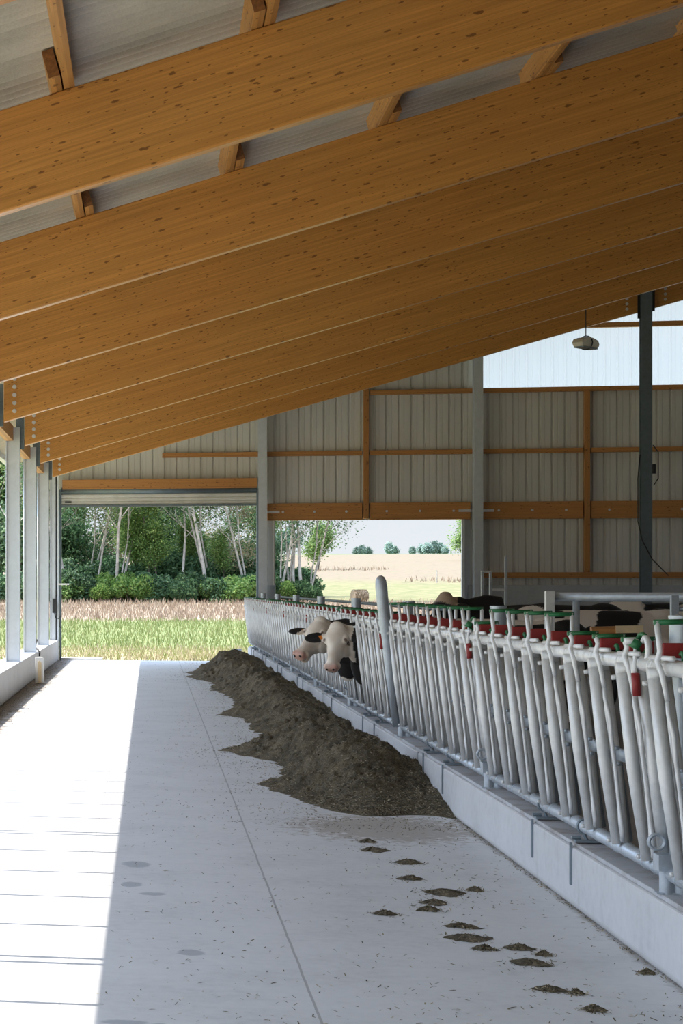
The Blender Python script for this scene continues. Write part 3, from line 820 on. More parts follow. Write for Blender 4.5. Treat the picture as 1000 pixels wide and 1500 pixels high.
def chip(b, p, s, L=None):
    L = L or s*U(1.2, 3.4); w = s*.5
    a = U(0, math.pi*2); e = U(-.5, .6)
    d = V((math.cos(a)*math.cos(e), math.sin(a)*math.cos(e), math.sin(e)))*L*.5
    q = V((-math.sin(a), math.cos(a), U(-.3,.3)))*w*.5; up = V((0,0,w*.35))
    p = V(p)
    b.add([p-d-q, p+d-q*.6, p+d+q, p-d+q, p+up-d*.3], [(0,1,2,3),(0,4,1),(1,4,2),(2,4,3),(3,4,0)])
cnt = 0
while cnt < 34000:
    y = 16.2 + (48-16.2)*R()**1.8; x = U(.6, 2.345); h = heap(x, y)
    if h < .005: continue
    chip(b, (x, y, h+.004), U(.006, .014)); cnt += 1
o = b.build('silage_heap', [M['silage'], M['silage_bits']])
for p in o.data.polygons:
    if p.material_index == 0: p.use_smooth = True
tag(o, 'long brown heap of chopped silage lying along the feed kerb', 'feed', kind='stuff')

# loose crumbs on the floor
b = MB(); cnt = 0
while cnt < 5200:
    y = 8.4 + 40*R()**1.6; x = U(-.25, 2.34)
    l = xl(min(max(y,16.5),47)) if y > 15.5 else 1.6
    dist = l-x
    pr = math.exp(-max(0, dist)/.22) if y > 15.3 else .22*math.exp(-abs(x-1.75)/.5)*math.exp(-(15.3-y)/3.5)+.02
    pr = pr*.8 + .03
    nn = noise.noise(V((x*1.3, y*2.2, 0)))
    if y > 15.5 and noise.noise(V((x*.6, y*1.4, 8))) > .15: pr *= 2.2
    if R() > pr*(1+1.5*nn): continue
    if x > l+.1 and y > 16.2: continue
    chip(b, (x, y, .003), U(.005, .013)); cnt += 1
for k in range(2600):   # under the left kerb
    y = 26 + 23*R(); x = -2.21 + abs(random.gauss(0, .22))
    if x > -1.2: continue
    chip(b, (x, y, .003), U(.006, .014))
for k in range(500):    # line along the foot of the feed kerb
    y = U(7.5, 16.5); chip(b, (2.345-abs(random.gauss(0,.02)), y, .004), U(.006,.012))
tag(b.build('loose_feed_crumbs', M['silage_bits']), 'loose crumbs of feed scattered over the pale concrete floor', 'feed', kind='stuff')
# small clumps, positions from the floor of the passage
clumps = [(1.515,14.55,.10,.06),(1.50,14.1,.14,.10),(1.66,13.5,.16,.07),(1.59,12.75,.10,.08),(1.69,12.2,.22,.11),(1.90,12.35,.09,.05),(1.60,11.8,.12,.08),(1.53,11.55,.10,.07),
          (1.27,11.35,.11,.06),(1.62,11.0,.11,.07),(1.60,10.65,.15,.10),(1.64,10.35,.09,.04),(1.81,10.4,.10,.05),(1.80,10.0,.13,.07),(1.90,10.25,.06,.04),(1.75,9.35,.10,.05),(1.86,9.3,.05,.03),(1.86,8.95,.08,.05),(2.28,9.85,.06,.03)]
for (cx, cy, rx, ry) in clumps:
    rx *= .62; ry *= .5
    b = MB(); n = 22; rings = 5
    sd = U(0, 99); b.v.append((0,0,.022))
    for r_ in range(1, rings+1):
        for k in range(n):
            a = 2*math.pi*k/n; q = r_/rings*max(.45, 1+.9*noise.noise(V((math.cos(a)*1.4, math.sin(a)*1.4, sd)))+.35*noise.noise(V((math.cos(a)*4, math.sin(a)*4, sd))))
            b.v.append((rx*q*math.cos(a), ry*2.0*q*math.sin(a), max(0.0005, .024*(1-(r_/rings)**1.5)+.008*noise.noise(V((a*3, q*7, sd))))))
    for k in range(n): b.f.append((0, 1+k, 1+(k+1)%n)); b.m.append(0)
    for r_ in range(rings-1):
        for k in range(n):
            b.f.append((1+r_*n+k, 1+(r_+1)*n+k, 1+(r_+1)*n+(k+1)%n, 1+r_*n+(k+1)%n)); b.m.append(0)
    b.cur = 1
    for k in range(150):
        a = U(0, 2*math.pi); q = abs(random.gauss(0, .8)); chip(b, (rx*q*math.cos(a), ry*2.2*q*math.sin(a), max(.003, .024*(1-q))), U(.005,.011))
    o = b.build('feed_clump', [M['silage'], M['silage_bits']], smooth=False); o.location = (cx, cy, .001)
    tag(o, 'small flat brown clump of dropped feed on the bare floor before the heap', 'feed clump', 'small feed clumps on the floor near the kerb')

# ------------------------------------------------------------------ cows
def cowmat():
    m, nt, bs = newmat('cow_hide')
    at = nd(nt, 'ShaderNodeAttribute'); at.attribute_name = 'hide'
    v = coords(nt); n = noisen(nt, v, 60, 4, .7)
    c = mix(nt, mth(nt, 'MULTIPLY', n, .18), at.outputs['Color'], (.35,.28,.22), 'MULTIPLY')
    lk(nt, c, bs.inputs['Base Color']); bs.inputs['Roughness'].default_value = .7
    bump(nt, bs, n, .25, .006)
    return m
M['cow'] = cowmat()
M['eye'] = simple('eye_black', (.012,.010,.010), .12, 0, .1, 8)
def ell(b, c, ax, n=16, m=10):
    """ellipsoid with centre c and three axis vectors"""
    vs = []; fs = []
    for i in range(m+1):
        t = math.pi*i/m
        for k in range(n):
            p = 2*math.pi*k/n
            vs.append(V(c) + ax[0]*(math.sin(t)*math.cos(p)) + ax[1]*(math.sin(t)*math.sin(p)) + ax[2]*math.cos(t))
    for i in range(m):
        for k in range(n): fs.append((i*n+k, i*n+(k+1)%n, (i+1)*n+(k+1)%n, (i+1)*n+k))
    b.add(vs, fs)
def loft(b, rings, n=20):
    """rings: (centre, a-axis vector, b-axis vector); closed by sphere-like ends"""
    base = len(b.v)
    for c, a, w in rings:
        for k in range(n):
            q = 2*math.pi*k/n; b.v.append(tuple(V(c)+a*math.cos(q)+w*math.sin(q)))
    for i in range(len(rings)-1):
        for k in range(n): b.f.append((base+i*n+k, base+i*n+(k+1)%n, base+(i+1)*n+(k+1)%n, base+(i+1)*n+k)); b.m.append(0)
    b.f.append(tuple(base+k for k in range(n-1,-1,-1))); b.m.append(0)
    o = base+(len(rings)-1)*n; b.f.append(tuple(o+k for k in range(n))); b.m.append(0)
def cow(name_label, poll, nvec, svec, Yb, xw, colour, voxel, floorz=.2, ears=True, tags=True, head=True, facing=1, back=1.45, HS=1.0, WS=1.0, eard=None):
    """poll: top of the head; nvec poll->nose; svec toward the image-right side of the head; body stands along +X from x=xw"""
    n = V(nvec).normalized(); s = V(svec); s = (s-n*s.dot(n)).normalized(); u = n.cross(s).normalized()
    if u.z < 0 and abs(u.z) > .1: u = -u
    if u.dot(V((0,-1,.6))) < 0: u = -u
    P = V(poll)
    n = n*HS; s = s*WS; u = u*WS
    def Hd(a, bb, c): return P + n*a + s*bb + u*c
    b = MB()
    # head loft from poll to muzzle: (distance, half width, half depth, centre offset along u)
    prof = [(-.03,.060,.06,-.085),(.0,.098,.095,-.095),(.06,.120,.128,-.115),(.13,.120,.145,-.135),(.20,.098,.140,-.145),(.27,.074,.118,-.13),(.34,.062,.088,-.105),(.40,.058,.070,-.092),(.45,.066,.070,-.084),(.49,.064,.060,-.082),(.512,.048,.040,-.083)]
    loft(b, [(Hd(a, 0, c), s*w, u*d) for a, w, d, c in prof])
    # forehead bosses, brows, cheeks, muzzle pads, chin
    ell(b, Hd(.0,0,-.03), (n*.06, s*.075, u*.045))
    for q in (-1, 1):
        ell(b, Hd(.135,.098*q,-.075), (n*.055, s*.035, u*.045))       # brow
        ell(b, Hd(.17,.075*q,-.19), (n*.12, s*.045, u*.085))        # jaw
        ell(b, Hd(.475,.040*q,-.050), (n*.038, s*.032, u*.030))      # nostril pad
        ell(b, Hd(.44,.045*q,-.10), (n*.05, s*.038, u*.04))
    ell(b, Hd(.43,0,-.165), (n*.06, s*.045, u*.032))                # chin
    ell(b, Hd(.33,0,-.165), (n*.11, s*.045, u*.035))
    if ears:
        for q in (-1, 1):
            d = (s*q*.95 + n*.02 - u*.28).normalized(); w = d.cross(u).normalized(); th = d.cross(w)
            if eard and q == -1:
                d = V(eard).normalized(); w = d.cross(u).normalized(); th = d.cross(w)
            c = Hd(.085, .10*q, -.10) + d*.135
            ell(b, c, (d*.135, w*.072, th*.020), 14, 12)
            ell(b, c - d*.085, (d*.06, w*.035, th*.03))
    # neck
    zs = floorz + back
    wth = V((xw, Yb, zs-.12)); thr = Hd(.08, 0, -.16); 
    midn = (thr+wth)/2 + V((-.02,0,-.04))
    up = V((0,0,1)); sd = V((0,1,0))
    def ringat(c, half_w, half_h, t):
        t = V(t).normalized(); a = t.cross(up).normalized(); w = a.cross(t).normalized(); return (c, a*half_w, w*half_h)
    dn = wth-thr
    loft(b, [ringat(Hd(.02,0,-.09),.085,.12,dn), ringat(thr+dn*.12+V((0,0,-.07)),.115,.23,dn), ringat(thr+dn*.28+V((0,0,-.12)),.125,.29,dn), ringat(midn+V((0,0,-.14)),.135,.30,dn), ringat(wth+V((-.05,0,-.20)),.19,.36,dn), ringat(wth+V((.15,0,-.25)),.24,.38,(1,0,0))], 20)
    # brisket hanging under the throat
    ell(b, thr+dn*.26+V((0,0,-.36)), (V((.12,0,-.05)), V((0,.05,0)), V((.0,0,.20))))
    # trunk
    zc = floorz+.98*back/1.45
    for_x = [(-.10,.20,.28,.0),(.1,.26,.36,.0),(.4,.31,.39,-.01),(.8,.36,.41,-.03),(1.15,.35,.39,-.02),(1.45,.29,.34,.03),(1.65,.22,.28,.06),(1.75,.12,.18,.06)]
    loft(b, [(V((xw+dx, Yb, zc+dz)), V((0,hw,0)), V((0,0,hh))) for dx, hw, hh, dz in for_x], 24)
    ell(b, (xw+1.45,Yb,zc+.28), (V((.22,0,0)), V((0,.22,0)), V((0,0,.12))))
    ell(b, (xw+1.25,Yb,zc-.40), (V((.22,0,0)), V((0,.16,0)), V((0,0,.14))))     # udder
    for q in (-1, 1):
        x = xw+.08; b.tube([(x,Yb+.15*q,zc-.1),(x+.02,Yb+.16*q,floorz+.62),(x,Yb+.15*q,floorz+.38),(x+.01,Yb+.15*q,floorz+.12),(x-.02,Yb+.15*q,floorz+.02)], [.12,.085,.052,.042,.06], 12)
        x = xw+1.5; b.tube([(x,Yb+.16*q,zc),(x-.12,Yb+.18*q,floorz+.75),(x+.10,Yb+.17*q,floorz+.48),(x+.05,Yb+.17*q,floorz+.14),(x+.0,Yb+.17*q,floorz+.02)], [.19,.12,.06,.042,.06], 12)
    b.tube([(xw+1.72,Yb,zc+.3),(xw+1.84,Yb,zc+.15),(xw+1.86,Yb,zc-.3),(xw+1.85,Yb,zc-.55)], [.04,.03,.018,.035], 8)
    tmp = b.build('cow_tmp', None)
    md = tmp.modifiers.new('r', 'REMESH'); md.mode = 'VOXEL'; md.voxel_size = voxel
    m2 = tmp.modifiers.new('s', 'SMOOTH'); m2.iterations = 4; m2.factor = .5
    dg = bpy.context.evaluated_depsgraph_get(); dg.update()
    me = bpy.data.meshes.new_from_object(tmp.evaluated_get(dg)); bpy.data.objects.remove(tmp)
    me.materials.clear(); me.materials.append(M['cow'])
    me.polygons.foreach_set('use_smooth', [True]*len(me.polygons))
    ca = me.color_attributes.new('hide', 'FLOAT_COLOR', 'POINT')
    cols = []
    for vtx in me.vertices:
        p = vtx.co; r = p-P; a, bb, c = r.dot(n)/HS**2, r.dot(s)/WS**2, r.dot(u)/WS**2
        cols += [*colour(p, a, bb, c), 1]
    ca.data.foreach_set('color', cols)
    root = empty('cow', (xw+.8, Yb, floorz), name_label, 'cow')
    ob = bpy.data.objects.new('body', me); COL.objects.link(ob); ob.parent = root; ob.location = -V(root.location)
    off = V(root.location)
    if head:
        for q in (-1, 1):
            e = MB(); ell(e, Hd(.158,.116*q,-.088)-off, (n*.020, s*.016, u*.017), 12, 8); e.build('eye', M['eye'], root, smooth=True)
            e = MB(); ell(e, Hd(.505,.034*q,-.055)-off, (n*.014, s*.015, u*.018), 10, 8); e.build('nostril', M['eye'], root, smooth=True)
        if tags:
            q = tags if tags in (-1, 1) else -1
            d = (s*q*.95 + n*.02 - u*.28).normalized(); w = d.cross(u).normalized(); th = d.cross(w)
            if eard: d = V(eard).normalized(); w = d.cross(u).normalized(); th = d.cross(w)
            if th.y > 0: th = -th
            c = Hd(.085,.10*q,-.10) + d*.085 + th*.032 - off - V((0,0,.018))
            t = MB(); t.add([c+d*.022+w*.022, c-d*.022+w*.022, c-d*.022-w*.022, c+d*.010-w*.028] + [x_+th*.004 for x_ in (c+d*.022+w*.022, c-d*.022+w*.022, c-d*.022-w*.022, c+d*.010-w*.028)], [(0,1,2,3),(7,6,5,4),(0,4,5,1),(1,5,6,2),(2,6,7,3),(3,7,4,0)])
            t.build('ear_tag', M['orange'], root)
        mt = MB(); mt.tube([Hd(.44,-.066,-.118)-off, Hd(.485,-.045,-.122)-off, Hd(.506,0,-.122)-off, Hd(.485,.045,-.122)-off, Hd(.44,.066,-.118)-off], .007, 6); mt.build('mouth_line', M['eye'], root, smooth=True)
    return root
WHITE = (.86,.78,.68); BLACK = (.012,.010,.010); PINK = (.52,.28,.22)
def lerp(a, b, t): return tuple(a[i]*(1-t)+b[i]*t for i in range(3))
def mkcol(neck_black, seed, zwhite=.8, poll_dark=False, bodyb=.02):
    def f(p, a, bb, c):
        nz = noise.noise(V((p.x*2.1+seed, p.y*2.1, p.z*2.1)))
        n2 = noise.noise(V((p.x*9+seed, p.y*9, p.z*9)))
        inhead = a > -.05 and c > -.30 and abs(bb) < .16 and -.06 < a < .6
        if a > -.06 and a < .20 and abs(bb) > .150 and c > -.24:   # ears
            return BLACK
        if inhead and (a > .12 or c > -.13 or (a > -.02 and c > -.21)):
            w = lerp(WHITE, (.50,.38,.27), max(0, min(1, .35+n2*1.3))*.5)
            w = lerp(w, PINK, smooth(.43, .48, a)*(.75+.4*n2)*(1 if c > -.11 else .3))
            if c < -.14 and a > .30: w = lerp(w, (.72,.60,.48), .5)
            d = math.hypot(a-.158, (abs(bb)-.11)*1.1)
            if d < .026: w = lerp((.16,.10,.07), w, smooth(.010, .026, d))
            return w
        if neck_black and p.x < 3.1:
            return BLACK if p.z > zwhite + .05*n2 else WHITE
        return BLACK if nz > bodyb else WHITE
    return f
# nearer cow of the pair
cow('white faced black cow with its head through the fence, the right one of two', (2.045,22.92,1.385), (-.10,-.24,-.48), (.9,-.42,0), 23.12, 3.02, mkcol(True, 3.3, .70), .011, tags=-1, HS=1.04, WS=1.10, back=1.28, eard=(-.97,-.12,-.10))
cow('white faced cow with raised muzzle and black ears, the left one of two heads', (1.925,23.65,1.440), (-.29,-.28,-.38), (.78,-.62,0), 23.78, 3.0, mkcol(True, 8.3, .75), .011, tags=-1, HS=1.08, WS=1.14, back=1.28, eard=(-.97,-.15,-.05))
# cows in the pen
cow('dark cow with pale poll standing behind the fence, left of the pen post', (3.95,28.3,1.72), (-.35,-.35,-.50), (.6,-.7,0), 28.5, 4.6,
    lambda p, a, bb, c: (lerp((.55,.42,.30),(.34,.25,.17), max(0,noise.noise(p*9))) if (-.12 < a < .14 and c > -.12 and abs(bb) < .15 and p.x < 4.2) else BLACK), .022, tags=False, floorz=.2, back=1.47, WS=1.35, HS=1.1)
cow('black and white cow standing beyond the thick pen pipe', (3.90,25.0,1.15), (-.5,-.1,-.6), (.3,-.9,0), 25.0, 4.5, mkcol(False, 14.1, .7, bodyb=-.02), .022, tags=False, floorz=.2, back=1.42)
cow('black and white cow far back in the pen beyond the gate', (6.9,33.0,1.2), (-.5,-.1,-.45), (.3,-.9,0), 33.0, 7.4, mkcol(False, 21.1, .7, bodyb=.05), .03, tags=False, floorz=.2, back=1.45)

# ------------------------------------------------------------------ outside: ground
prof = [(-300,-.3),(40,-.12),(50,-.08),(60,.02),(85,.35),(115,.80),(150,1.45),(200,2.9),(300,5.5),(420,8.4),(520,9.2),(800,9.4),(1500,7)]
def gz(x, y):
    for i in range(len(prof)-1):
        if y <= prof[i+1][0]:
            (a, za), (b_, zb_) = prof[i], prof[i+1]
            t = (y-a)/(b_-a); z = za+(zb_-za)*t; break
    else: z = prof[-1][1]
    if y > 110: z += .4*noise.noise(V((x*.012, y*.012, 0)))*min(1, (y-110)/80) + (x-30)*.003*min(1, max(0,(y-110)/200))
    return z
b = MB(); ys = [-60,-20,20,40,49.4,50,52,55,60,70,85,100,115,130,150,175,200,230,260,300,340,380,420,470,520,600,800,1500]
xs = [-700,-450,-300,-200,-140,-100,-70,-50,-35,-25,-15,-8,-2.63,2.3,10,20,33,34.5,50,70,100,140,200,300,450,700]
for y in ys:
    for x in xs: b.v.append((x, y, gz(x, y)))
for j in range(len(ys)-1):
    for i in range(len(xs)-1):
        if ys[j+1] <= 49.5 and xs[i] >= -2.7 and xs[i+1] <= 33.1: continue
        k = j*len(xs)+i; b.f.append((k, k+1, k+1+len(xs), k+len(xs))); b.m.append(0)
def groundmat():
    m, nt, bs = newmat('field')
    tc = nd(nt, 'ShaderNodeTexCoord'); sep = nd(nt, 'ShaderNodeSeparateXYZ'); lk(nt, tc.outputs['Object'], sep.inputs[0])
    X, Y, Z = sep.outputs
    v = coords(nt, (1,.35,1)); big = noisen(nt, v, .12, 5, .6); med = noisen(nt, v, 1.2, 6, .65); fine = noisen(nt, coords(nt), 9, 4, .7)
    Yw = mth(nt, 'ADD', Y, mth(nt, 'MULTIPLY', mth(nt, 'SUBTRACT', big, .5), 14))
    st = lambda a, b_: mth(nt, 'DIVIDE', mth(nt, 'SUBTRACT', Yw, a), b_, clamp=True)
    green = ramp(nt, med, [(.3,(.14,.18,.055)),(.7,(.25,.27,.10))])
    mixed = ramp(nt, med, [(.3,(.24,.25,.08)),(.5,(.38,.34,.17)),(.7,(.52,.42,.28))])
    dry = ramp(nt, med, [(.3,(.26,.19,.13)),(.7,(.38,.30,.22))])
    mead = ramp(nt, med, [(.3,(.12,.135,.045)),(.5,(.19,.18,.075)),(.7,(.25,.22,.11))])
    hill = ramp(nt, med, [(.3,(.15,.125,.075)),(.5,(.22,.165,.11)),(.7,(.165,.165,.08))])
    c = mix(nt, st(56,5), mixed, green)
    c = mix(nt, st(84,4), c, dry)
    c = mix(nt, st(116,6), c, mead)
    c = mix(nt, st(170,22), c, hill)
    c = mix(nt, st(405,12), c, (.12,.18,.08))
    c = mix(nt, mth(nt, 'MULTIPLY', fine, .2), c, (.3,.27,.16), 'MULTIPLY')
    lk(nt, c, bs.inputs['Base Color']); bs.inputs['Roughness'].default_value = .95
    return m
o = b.build('ground', groundmat()); struct(o, 'open field rising to a dry hillside outside the barn')
# grass
def blades(name, n, x0, x1, y0, y1, h, w, mat, label, bias=1.0, cond=None):
    b = MB()
    for _ in range(n):
        x = U(x0, x1); y = y0+(y1-y0)*R()**bias
        if cond and not cond(x, y): continue
        z = gz(x, y)-.01; hh = h*U(.5, 1.25); a = U(0, math.pi); lx, ly = U(-.3,.3)*hh, U(-.3,.3)*hh
        dx, dy = math.cos(a)*w/2, math.sin(a)*w/2
        b.add([(x-dx,y-dy,z),(x+dx,y+dy,z),(x+dx*.5+lx*.6,y+dy*.5+ly*.6,z+hh*.65),(x+lx*1.3,y+ly*1.3,z+hh)], [(0,1,2),(0,2,3)])
    return tag(b.build(name, mat), label, 'grass', kind='stuff')
blades('mixed_grass', 16000, -9, 11, 49.7, 59, .16, .02, M['grass_mixed'], 'rough green and straw coloured grass right outside the door', cond=lambda x,y: not(-2.3<x<-1.1 and y<50.4))
blades('green_grass', 20000, -13, 13, 57, 86, .20, .03, M['grass_green'], 'even bright green grass strip across the field')
blades('dry_grass', 14000, -18, 20, 85, 117, .34, .05, M['grass_dry'], 'pale dry grass strip in front of the trees')
blades('hill_grass', 7000, 5, 60, 165, 235, .45, .10, M['grass_dry'], 'tall pale grass on the lower hillside', cond=lambda x,y: noise.noise(V((x*.05,y*.05,0)))>.08)

# ------------------------------------------------------------------ trees
def tree(name, h, r0, leafm, barkm, nleaf, leafs, crown0, spread, seed, lean=0, bare=.5, label='', group=None, stems=1):
    rs = random.Random(seed)
    tr = MB(); tips = []
    def grow(p, d, L, r, lev):
        pts = [p]; q = V(p); dd = V(d); n = 5
        for i in range(n):
            dd = (dd + V((rs.uniform(-.16,.16), rs.uniform(-.16,.16), rs.uniform(-.04,.1)))).normalized()
            q = q + dd*(L/n); pts.append(V(q))
            if lev >= 1: tips.append((V(q), lev))
        rr = [r*(1-.75*i/n) for i in range(n+1)]
        tr.tube(pts, rr, 6 if lev == 0 else 4, cap=False)
        if lev < 3:
            k = {0: 8, 1: 5, 2: 3}[lev]
            for _ in range(k):
                t = rs.uniform(crown0 if lev == 0 else .25, .98); i = min(n-1, int(t*n)); pp = pts[i].lerp(pts[i+1], t*n-i)
                a = rs.uniform(0, 6.283); out = V((math.cos(a), math.sin(a), rs.uniform(.15, .9))).normalized()
                nd_ = (out*spread + dd*.6).normalized()
                grow(pp, nd_, L*(.42 if lev == 0 else .55)*rs.uniform(.6,1.15)*(1.15-t*.5), max(.012, r*(1-.7*t)*.42), lev+1)
    for s_ in range(stems):
        a = rs.uniform(0, 6.28); off = V((math.cos(a), math.sin(a), 0))*(.25*s_)
        grow(off + V((0,0,-.1)), V((math.cos(a)*.14*(stems > 1)+lean, math.sin(a)*.12*(stems > 1), 1)).normalized(), h*rs.uniform(.85,1), r0*(1 if s_ == 0 else .7), 0)
    root = empty(name, (0,0,0), label, 'tree', group)
    tr.build('trunk', barkm, root, smooth=True)
    lf = MB()
    for _ in range(nleaf):
        c, lev = rs.choice(tips)
        s_ = leafs*rs.uniform(.5, 1.3)
        g = V((rs.gauss(0,1), rs.gauss(0,1), rs.gauss(0,1)))*(.32 if lev > 1 else .2)*bare
        c = c + g
        a = V((rs.uniform(-1,1), rs.uniform(-1,1), rs.uniform(-1,1))).normalized(); bb = a.orthogonal().normalized()
        lf.add([c-a*s_, c+bb*s_*.6, c+a*s_, c-bb*s_*.6], [(0,1,2,3)])
    lf.build('foliage', leafm, root)
    return root
def bush(name, r, h, leafm, n, leafs, seed, label, group):
    rs = random.Random(seed); lf = MB(); st = MB()
    cl = [(V((rs.uniform(-r,r)*.7, rs.uniform(-r,r)*.6, h*rs.uniform(.2,.72))), rs.uniform(.3,.55)*r) for _ in range(12)]
    for c, q in cl[:7]: st.tube([V((c.x*.2,c.y*.2,-.1)), V((c.x*.6,c.y*.6,c.z*.5)), c], [.05,.035,.02], 5)
    for _ in range(n):
        c, q = rs.choice(cl); d = V((rs.gauss(0,1), rs.gauss(0,1), rs.gauss(0,.9))).normalized()*q*rs.uniform(.75,1.08); c = c+d
        if c.z < 0: c.z = -c.z*.4
        s_ = leafs*rs.uniform(.5,1.3); a = V((rs.uniform(-1,1), rs.uniform(-1,1), rs.uniform(-1,1))).normalized(); bb = a.orthogonal().normalized()
        lf.add([c-a*s_, c+bb*s_*.6, c+a*s_, c-bb*s_*.6], [(0,1,2,3)])
    root = empty(name, (0,0,0), label, 'shrub', group)
    st.build('stem', M['bark_dark'], root, smooth=True); lf.build('foliage', leafm, root)
    return root
L1 = 'pale barked half bare tree at the wood edge'; L2 = 'dense dark green tree of the wood edge'; L3 = 'bright green leafy tree of the wood edge'; L4 = 'tree with thin browning leaves at the wood edge'
tA = tree('birch_tree', 12, .11, M['leaf_olive'], M['bark_pale'], 4200, .085, .22, .8, 11, bare=1.6, label=L1, group='half bare pale trees')
tA2 = tree('birch_tree', 11, .10, M['leaf_dark'], M['bark_pale'], 4600, .095, .30, .6, 23, bare=1.6, stems=2, label=L1, group='half bare pale trees')
tB = tree('dense_tree', 7, .14, M['leaf_dark'], M['bark_dark'], 6500, .11, .06, .8, 31, bare=1.5, label=L2, group='dense dark trees')
tC = tree('leafy_tree', 8, .13, M['leaf_mid'], M['bark_dark'], 6500, .11, .08, .7, 43, bare=1.4, label=L3, group='bright green trees')
tD = tree('browning_tree', 10, .09, M['leaf_dry'], M['bark_pale'], 3800, .10, .12, .7, 57, bare=1.7, label=L4, group='browning trees')
rs = random.Random(5)
def AX(px, Y):
    """x of a thing seen at picture column px when it stands at distance Y"""
    c_, s_ = math.cos(TH), math.sin(TH); k = (px-222)*c_/2885
    return k*Y*c_/(1+k*s_)
protos = [tA, tA2, tB, tC, tD]; used = {}
def place(p, x, y, sc=1, rz=None, label=None, group=None):
    rz = rs.uniform(0, 6.28) if rz is None else rz
    loc = (x, y, gz(x, y)-.05)
    if p.name not in used:
        used[p.name] = 1; p.location = loc; p.rotation_euler = (0,0,rz); p.scale = (sc,)*3
        if label: p['label'] = label
        if group: p['group'] = group
        return p
    return copy_tree(p, loc, label, rz, sc, group)
for px, y, k, sc in [(70,128,2,1.1),(98,131,3,.95),(112,127,2,1.05),(138,133,4,.9),(160,129,2,.6),(185,131,4,.9),(205,126,3,.8),(228,132,2,.8),(246,129,3,1.1),(262,132,2,.95),(285,128,2,.8),(305,134,4,.9),(322,130,2,.7),(345,132,4,.9),(362,128,2,.7),(378,133,3,.9),(398,130,2,.8),
        (50,132,3,1.2),(30,127,2,1.3),(8,131,3,1.1),(-20,129,2,1.3),(-50,132,3,1.2),(-90,128,2,1.3),(-130,131,3,1.2)]:
    place(protos[k], AX(px, y), y, sc)
for px, y, k, sc in [(100,120.5,0,1.0),(128,124,1,.85),(142,122,0,.8),(170,120,0,1.0),(175,121.5,1,.9),(200,123,3,.6),(224,122,3,.7),(234,121.5,3,.55),(272,121,0,.9),(290,123,3,.6),(308,120.2,0,1.1),(314,121.5,1,1.0),(330,121,3,.5),(350,122.5,4,.7),(368,121,1,.9),
        (410,120.5,1,.85),(424,121.5,1,.75),(434,120.5,0,.85),(446,120,0,.95),(452,121.5,1,.8),(60,122,0,1),(40,121,1,.9),(15,122,0,1)]:
    place(protos[k], AX(px, y), y, sc)
bA = bush('shrub', 1.5, 2.2, M['leaf_dark'], 5200, .12, 3, 'dark green shrub at the foot of the wood edge', 'dark shrubs')
bB = bush('shrub', 1.3, 1.9, M['leaf_mid'], 4800, .11, 4, 'yellow green shrub at the foot of the wood edge', 'yellow green shrubs')
i = 0
for px in [-130,-80,-40,-10,20,50,76,95,110,128,144,160,178,196,214,232,250,268,288,306,324,342,360,384,408,424,440,456]:
    y = 118.4+rs.uniform(0,2.0)
    p = (bA, bB, bA)[i % 3] if not (130 < px < 230) else (bB if rs.random() < .7 else bA)
    place(p, AX(px+rs.uniform(-6,6), y), y, rs.uniform(.55,.95)*(.8 if px > 400 else 1)); i += 1
for px in [80,120,152,190,228,262,290,322,350,372,400,425,445]:
    place(bA, AX(px, 123.5), 123.5, rs.uniform(.9,1.4)*(.75 if px > 390 else 1))
# distant trees
tF = tree('distant_tree', 7, .25, M['leaf_far'], M['bark_dark'], 2600, .42, .12, .8, 71, bare=2.4, label='round hazy tree on the hill crest', group='hazy trees on the hill crest')
for px, y, s_ in ((524,500,.32),(532,498,.36),(541,500,.32),(572,490,.42),(580,495,.32),(606,492,.30),(622,500,.38),(630,496,.42),(638,499,.46),(646,500,.42),(655,498,.34),(412,470,.7),(425,470,.8),(300,470,.7),(240,470,.6),(180,470,.7),(20,470,.8)):
    place(tF, AX(px, y), y, s_)
tG = tree('field_tree', 7, .25, M['leaf_mid'], M['bark_dark'], 6000, .20, .06, .8, 83, bare=2.4, label='x', group=None)
place(tG, AX(683, 300), 300, .75, label='green tree at the right edge of the middle opening')
place(tG, AX(468, 230), 230, .62, label='green tree on the hillside behind the bare stems')
# hay bale
root = empty('hay_bale', (11.9, 118.5, gz(11.9,118.5)), 'round hay bale lying on the green meadow', 'hay bale', rz=.3)
b = MB()
b.tube([(-.42,0,.38),(-.40,0,.38),(.40,0,.38),(.42,0,.38)], [.33,.38,.38,.33], 22)
for q in range(900):
    a = U(0,6.28); x = U(-.4,.4); p = V((x, math.cos(a)*.38, .38+math.sin(a)*.38)); d = V((U(-1,1),-math.sin(a),math.cos(a))).normalized()*.09
    b.add([p-d, p+d, p+V((0,math.cos(a)*.03,math.sin(a)*.03))], [(0,1,2)])
b.build('bale_straw', M['hay'], root)
# fence posts across the hillside foot
for k, (x, y) in enumerate(((24,176),(26.5,174),(29,172),(31.5,170),(33.8,168),(36,166),(38,164))):
    b = MB(); b.tube([(0,0,-.1),(0,0,1.1)], .06, 6); o = b.build('field_post', M['bark_pale']); o.location = (x, y, gz(x,y)); tag(o, 'thin pale fence post standing at the foot of the dry hillside', 'post', 'fence posts at the hillside')

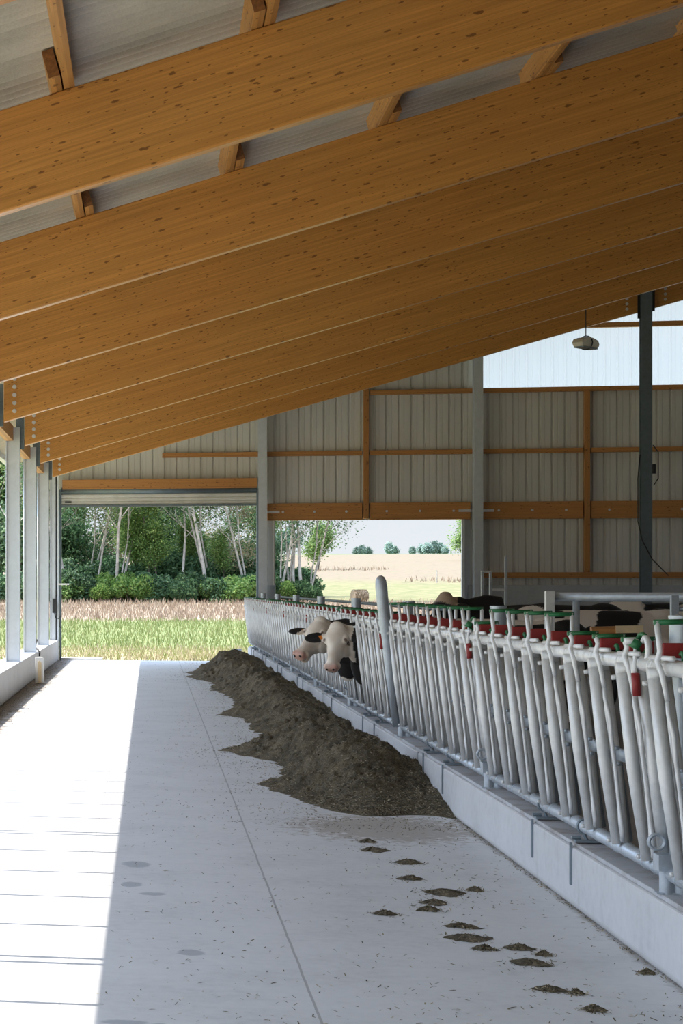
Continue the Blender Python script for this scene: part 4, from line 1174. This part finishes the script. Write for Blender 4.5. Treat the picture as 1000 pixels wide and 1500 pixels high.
# ------------------------------------------------------------------ light
w = bpy.data.worlds.new('World'); scene.world = w; w.use_nodes = True; nt = w.node_tree
bg = nt.nodes['Background']
tc = nd(nt, 'ShaderNodeTexCoord'); sp = nd(nt, 'ShaderNodeSeparateXYZ'); lk(nt, tc.outputs['Generated'], sp.inputs[0])
el = sp.outputs[2]
base = ramp(nt, el, [(0,(.94,.99,1.02)),(.06,(.80,.90,.99)),(.25,(.62,.76,.96)),(.7,(.46,.62,.92))])
mp = nd(nt, 'ShaderNodeMapping'); mp.inputs['Scale'].default_value = (1,1,3.2); lk(nt, tc.outputs['Generated'], mp.inputs[0])
cl = noisen(nt, mp.outputs[0], 2.6, 7, .6)
cf = mth(nt, 'MULTIPLY', mth(nt, 'SUBTRACT', cl, .47, clamp=True), 4.5, clamp=True)
skc = mix(nt, cf, base, (.93,.96,1.0))
# unseen upper sky boosted to brighten the interior, most of all on the sunny side
gain = mth(nt, 'ADD', 1.0, mth(nt, 'MULTIPLY', mth(nt, 'MULTIPLY', mth(nt, 'SUBTRACT', el, .12, clamp=True), 5.5), mth(nt, 'ADD', 1.0, mth(nt, 'MULTIPLY', sp.outputs[0], -.8))))
sc_ = nd(nt, 'ShaderNodeVectorMath', _operation='SCALE'); lk(nt, skc, sc_.inputs[0]); lk(nt, gain, sc_.inputs[3])
lk(nt, sc_.outputs[0], bg.inputs[0]); bg.inputs[1].default_value = .385
sun = bpy.data.lights.new('sun', 'SUN'); sun.energy = 3.9; sun.angle = math.radians(.35); sun.color = (1,.95,.87)
so = bpy.data.objects.new('sun', sun); COL.objects.link(so); so.location = (-30, 0, 40)
so.rotation_euler = V((1, 0.0, -1.48)).to_track_quat('-Z', 'Y').to_euler()

# ------------------------------------------------------------------ camera
cam = bpy.data.cameras.new('camera'); co = bpy.data.objects.new('camera', cam); COL.objects.link(co)
co.location = (0, 0, H_EYE); co.rotation_euler = (math.pi/2, 0, TH)
cam.sensor_fit = 'HORIZONTAL'; cam.sensor_width = 36; cam.lens = 2885/1000*36
cam.shift_x = .852-.5+.5; cam.shift_y = .110
cam.clip_end = 3000
scene.camera = co
vs_ = scene.view_settings; vs_.view_transform = 'Standard'; vs_.look = 'None'; vs_.exposure = 1.22; vs_.gamma = 1; vs_.use_curve_mapping = False
scene.cycles.max_bounces = 10; scene.cycles.diffuse_bounces = 6; scene.cycles.transparent_max_bounces = 12
